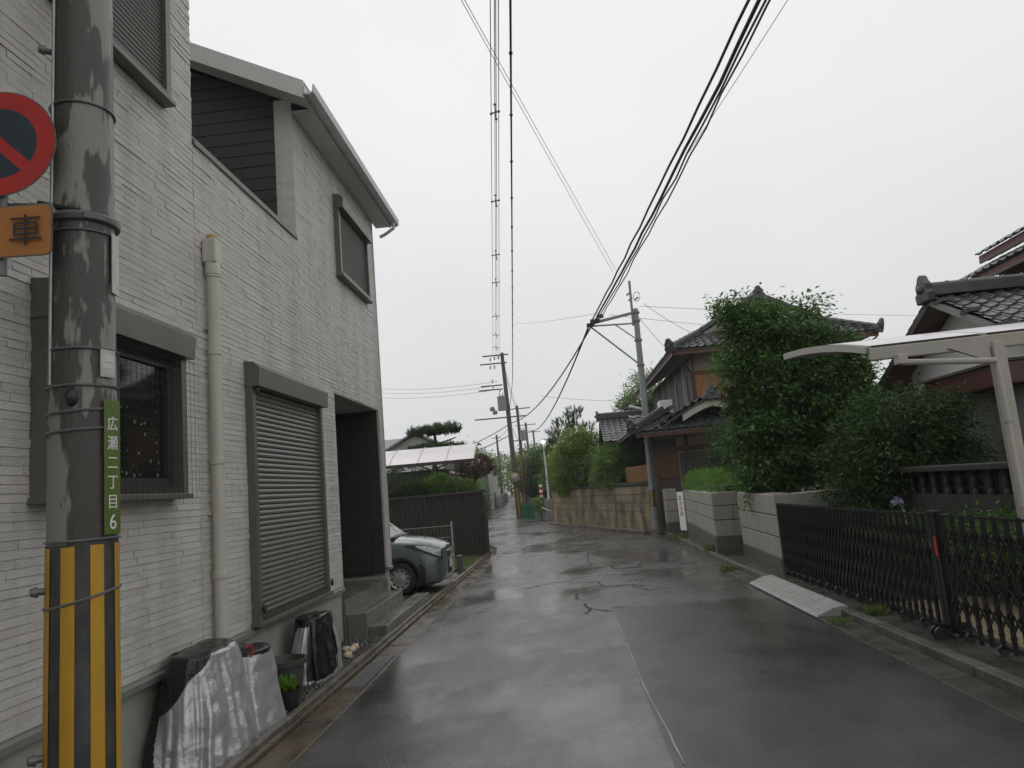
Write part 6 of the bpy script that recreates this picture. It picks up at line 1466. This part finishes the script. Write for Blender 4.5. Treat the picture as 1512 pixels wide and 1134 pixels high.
far_tree('dark ivy covered hedge at the left road edge beyond the brown fence', [(-7.6, 52, .9, 1.1, 2.2, 1.1), (-7.4, 57, 1.0, .8, 2.4, 1.3), (-7.3, 63, 1.0, .7, 3, 1.2)], 18000, 260, 75, L_DARK, .16, .22, nm='roadside_hedge', cat='hedge')
far_tree('hazy green tree behind the dark building with the pale panel', [(-10.2, 82, 3.8, 3, 2, 2.8), (-13.5, 84, 3.6, 3, 2, 2.6)], 13000, 180, 76, L_FAR, .34, .45)
far_tree('distant hazy tree closing the end of the road', [(-8.5, 118, 4.2, 4, 3, 3.2), (-3.5, 122, 4.6, 4, 3, 3.4), (2, 120, 4.6, 4, 3, 3.2)], 16000, 220, 77, L_FAR, .46, .6)
far_tree('distant hazy tree at the left behind the carport', [(-16, 95, 4.0, 4, 3, 3.0), (-21, 95, 4.0, 4, 3, 3.2)], 12000, 180, 78, L_FAR, .46, .6)
# dark building with pale sign panel, far houses, road wall
db = thing('dark_shed', 'dark flat roofed building with a pale upright panel beside the far road', 'building', (-8.6, 68, zg(68)))
box('wall', mat('dark_render', (.12, .12, .125), .6), db, -11.5, -7.2, 70.5, 77, zg(70) - .2, 4.3); box('roof_edge', M_WALLGREY, db, -11.6, -7.1, 70.4, 77.1, 4.3, 4.55)
box('pale_panel', M_HOUSEGREY, db, -7.18, -6.85, 70.3, 71.0, zg(70), 4.3); box('pale_panel', M_HOUSEGREY, db, -6.84, -6.3, 70.1, 70.28, 1.6, 3.1)
hs = thing('far_house', 'pale rendered house with grey gable roof behind the niwaki pine', 'house', (-11, 47, zg(47)))
apx = ay(611, 640, 45); hx = apx.x
MB().prism([(hx - 1.7, 45.3, zg(45) - .2), (hx + 1.5, 45.3, zg(45) - .2), (hx + 1.5, 45.3, apx.z - .9), (hx, 45.3, apx.z - .1), (hx - 1.7, 45.3, apx.z - .9)], (0, 5, 0)).build('wall', M_HOUSEGREY, hs)
for sg in (-1, 1): MB().prism([(hx + sg * 1.95, 44.9, apx.z - 1.05), (hx, 44.9, apx.z), (hx, 44.9, apx.z + .12), (hx + sg * 2.0, 44.9, apx.z - .93)], (0, 6, 0)).build('roof', M_ROOFGREY, hs)
box('wing_wall', M_HOUSEGREY, hs, hx - 9, hx - 1.7, 46, 50, zg(45) - .2, apx.z - 1.0)
MB().prism([(hx - 9.3, 45.2, apx.z - 1.15), (hx - 9.3, 47.8, apx.z - .02), (hx - 9.3, 50.4, apx.z - 1.15)], (9.3, 0, 0)).build('wing_roof', M_ROOFGREY, hs)
for x in (hx - 2.9, hx - 4.6): w_ = box('window', M_GLASS_D, hs, x, x + .9, 45.96, 45.998, apx.z - 2.4, apx.z - 1.5); box('frame', M_ALU, w_, x - .06, x + .96, 45.94, 45.958, apx.z - 2.46, apx.z - 2.4)
h2 = thing('far_house', 'tan house partly hidden between the maple and the roadside trees', 'house', (-7.6, 44, zg(44)))
box('wall', M_TANPLASTER, h2, -9.2, -6.55, 42, 46, zg(44) - .2, 2.9); MB().prism([(-9.5, 41.7, 2.9), (-6.2, 41.7, 2.9), (-7.8, 41.7, 3.6)], (0, 4.6, 0)).build('roof', M_ROOFGREY, h2)
hd = thing('garden_house', 'dark timber house in the shade behind the carport and clipped shrubs', 'house', (-8.5, 33, zg(33)))
box('wall', M_WOODDARK, hd, -12, -5.6, 32, 36, zg(33) - .2, 2.9); MB().prism([(-12.4, 31.6, 2.85), (-12.4, 34, 3.4), (-12.4, 36.4, 2.85)], (7.2, 0, 0)).build('roof', M_TILE_RIDGE, hd)
for x in (-8.6, -7.2): w_ = box('window', M_GLASS_D, hd, x, x + 1.0, 31.96, 31.998, .9, 2.1); box('frame', M_GREYWOOD, w_, x - .05, x + 1.05, 31.94, 31.958, 2.1, 2.18)
rw = thing('road_wall', 'low grey block wall along the far left side of the road', 'wall', (-8.5, 90, zg(90)))
for i in range(12):
    y = 72 + i * 3.2; xa, xb = edge(L_EDGE, y) - .1, edge(L_EDGE, y + 3.2) - .1
    MB().bar((xa, y, zg(y) + .5), (xb, y + 3.17, zg(y + 3.2) + .5), .15, 1.1).build('wall_section', M_WALLGREY, rw)
rw2 = thing('road_wall', 'low grey wall along the right side of the far road behind the leaning pole', 'wall', (-5.2, 90, zg(90)))
for i in range(14):
    y = 58 + i * 3.2; xa, xb = edge(R_EDGE, y) + .1, edge(R_EDGE, y + 3.2) + .1
    MB().bar((xa, y, zg(y) + .5), (xb, y + 3.17, zg(y + 3.2) + .5), .15, 1.1).build('wall_section', M_WALLGREY, rw2)
hR = thing('far_house', 'grey roofed white house glimpsed between the old house and the tiled house', 'house', (17, 34, zg(34)))
box('wall', M_PLASTER, hR, 14.6, 20, 33, 38, zg(34) - .2, 4.0); MB().prism([(14.1, 32.5, 4.0), (20.5, 32.5, 4.0), (17.3, 32.5, 6.0)], (0, 6, 0)).build('roof', M_ROOFGREY, hR)
w_ = box('window', M_GLASS_D, hR, 15.4, 16.6, 32.96, 32.998, 2.2, 3.2); box('frame', M_ALU, w_, 15.34, 16.66, 32.94, 32.958, 2.14, 2.2)

# ---------------------------------------------------------------- wires
ext = lambda a, b, y: Vector(a) + (Vector(b) - Vector(a)) * ((y - a[1]) / (b[1] - a[1]))
near = az = None
def on_z(px, py, z): d = ray(px, py); return O + d * ((z - CAM_Z) / d.z)
# four thin parallel power lines with spacers, running overhead to the leaning pole
ends = [ay(728, 527, 53), ay(732, 525, 53), ay(734, 530, 53), ay(737, 527, 53)]
tops = [on_z(723, 0, 10.9), on_z(729, 0, 11.15), on_z(731, 0, 10.75), on_z(735, 0, 10.95)]
lines = []
for i, (a, b) in enumerate(zip(ends, tops)):
    c = ext(a, b, -14); lines.append((a, c))
    wire('power_line', a, c, .15, .010, 'thin grey power line in the spaced bundle overhead', 'cable', M_WIRE, 'spaced bundle of power lines')
for j, py in enumerate((153, 290, 370, 413, 463, 492, 510)):
    d = ray(730, py); best = min(range(200), key=lambda k: abs((lambda p: (p - O).dot(CU) / (p - O).dot(CF))(lines[1][0].lerp(lines[1][1], k / 260) - Vector((0, 0, .6 * (k / 260) * (1 - k / 260)))) - (567 - py) / F_PX))
    k = best / 260; P = [a.lerp(b, k) - Vector((0, 0, .6 * k * (1 - k))) for a, b in lines]; c = sum(P, Vector()) / 4
    t = thing('line_spacer', 'small cross shaped spacer clamped on the bundle of power lines', 'spacer', c, 'spacers on the power lines')
    m = MB()
    for p in P: m.bar(c, p, .03); 
    m.build('cross', M_DARKSTEEL, t)
    for p in P: MB().ball(p, .038, 8, 6).build('clamp', M_DARKSTEEL, t)
# black lashed cable
a, b = ay(757, 560, 52.5), on_z(752, 0, 10.0); c = ext(a, b, -14)
pts = sag(a, c, .25, 60)
tag(MB().tube(pts, .022, 6, False).build('lashed_cable', M_CABLE, None, a, smooth='all'), 'black lashed cable with knots running overhead beside the bundle of power lines', 'cable')
for k in range(0, 58, 2):
    tag(MB().tube([pts[k] - Vector((0, .06, 0)), pts[k], pts[k] + Vector((0, .06, 0))], [.02, .042, .02], 7).build('cable_knot', M_CABLE, None, pts[k]), 'small black clip on the lashed overhead cable', 'cable clip', 'clips on the lashed cable')
wire('cable_drop', a, ap(.60), .05, .02, 'short black cable dropping to the leaning pole')
# heavy telephone cables on the bracket
bk = [ay(869, 482, gy), ay(874, 480, gy), ay(880, 476, gy)]
for i, (px, z, sg, r_) in enumerate(((1106, 8.0, .55, .024), (1122, 7.75, .62, .030), (1131, 7.6, .60, .018), (1138, 7.5, .66, .016))):
    s = (bk[0], bk[1], bk[2], bk[2] + Vector((.12, -.1, .05)))[i]; e_ = on_z(px, 0, z); c = ext(s, e_, -14); te = (e_.y - s.y) / (c.y - s.y)
    c.z = s.z + (e_.z - s.z + 4 * sg * te * (1 - te)) / te
    pts = [s.lerp(c, k / 40) - Vector((0, 0, 4 * sg * (k / 40) * (1 - k / 40))) + Vector((random.uniform(-.02, .02), 0, random.uniform(-.015, .015))) for k in range(41)]
    tag(MB().tube(pts, r_, 7, False).build('telephone_cable', M_CABLE, None, s, smooth='all'), 'black telephone cable rising from the steel pole bracket over the garden', 'cable', 'telephone cables over the garden')
wire('drop_wire', ay(1010, 235, 17), on_z(1163, 0, 8.6), .02, .006, 'thin slack wire hanging beside the telephone cables', 'wire', M_WIRE)
wire('telephone_cable', bk[0], ay(777, 634, 91), 1.5, .036, 'thick black telephone cable sagging from the bracket down the far road')
wire('telephone_cable', bk[1], ay(755, 624, 54), .75, .030, 'black telephone cable from the bracket to the leaning pole')
wire('telephone_cable', ay(754, 625, 54), ay(560, 668, 60), 1.2, .03, 'black cable leaving the leaning pole towards the left')
wire('telephone_cable', ay(757, 640, 54), ay(560, 680, 60), 1.0, .03, 'lower black cable leaving the leaning pole behind the niwaki pine')
for i, (pa, pb_) in enumerate((((688, -4), (909, 398)), ((683, -4), (905, 402)))):
    a = ay(*pb_, gy); b = on_z(pa[0], 0, 9.6 + .1 * i); c = ext(a, b, -6); wire('service_wire', a, c, .05, .006, 'fine grey wire crossing the sky towards the steel pole', 'wire', M_WIRE, 'pair of fine crossing wires')
for i, (pa, ya, pb_, yb) in enumerate((((944, 452), gy, (1420, 466), 40), ((950, 448), gy, (1040, 500), 26.5), ((943, 468), gy, (1010, 540), 26.4), ((885, 462), gy, (760, 478), 60), ((900, 465), gy, (1300, 500), 45))):
    wire('service_wire', ay(*pa, ya), ay(*pb_, yb), .1, .008, ('service wire running from the steel pole past the old house roof', 'service wire dropping from the steel pole to the old house gable', 'service wire from the steel pole to the old house eave', 'faint wire crossing from the steel pole to the left', 'faint second wire behind the old house roof')[i], 'wire', M_WIRE)
for i, (pa, pb_) in enumerate((((560, 574), (735, 563)), ((560, 580), (735, 569)), ((560, 587), (735, 575)))):
    wire('power_line', ay(*pa, 75), ay(*pb_, 54), .3, .014, 'thin power line leaving the leaning pole crossarms to the left', 'cable', M_WIRE, 'side lines of the leaning pole')
for i, (p, q) in enumerate(((ap(.97), B1), (ap(.93), B1 - Vector((0, 0, .6))), (B1, B2), (B2, B3), (ap(.6), B1 - Vector((0, 0, 3.2))), (B1 - Vector((0, 0, 3)), B2 - Vector((0, 0, 2.5))), (B4, ap(.55)))):
    wire('power_line', p, q, .4, .016, ('upper line from the leaning pole to the transformer pole', 'second line from the leaning pole to the transformer pole', 'line from the transformer pole to the pole behind it', 'line between the two farthest poles', 'low line between the leaning pole and the transformer pole', 'low cable beyond the transformer pole', 'line from the leaning pole to the thin pole at the left')[i], 'cable', M_WIRE)
wire('service_wire', ay(800, 585, 54), ay(925, 592, 60), .1, .012, 'faint wire passing behind the garden pine', 'wire', M_WIRE)
# ---------------------------------------------------------------- rainy air
M_HAZE = bpy.data.materials.new('rain_haze'); M_HAZE.use_nodes = True; n = M_HAZE.node_tree.nodes; n.clear()
ho = n.new('ShaderNodeOutputMaterial'); pv = n.new('ShaderNodeVolumePrincipled')
pv.inputs['Color'].default_value = (.93, .94, .95, 1); pv.inputs['Density'].default_value = HAZE_D; pv.inputs['Anisotropy'].default_value = 0.2
M_HAZE.node_tree.links.new(pv.outputs[0], ho.inputs['Volume'])
tag(MB().box(-60, 60, -22, 175, -2, 15).build('haze', M_HAZE), 'pale rain haze filling the street air', 'haze', kind='stuff')
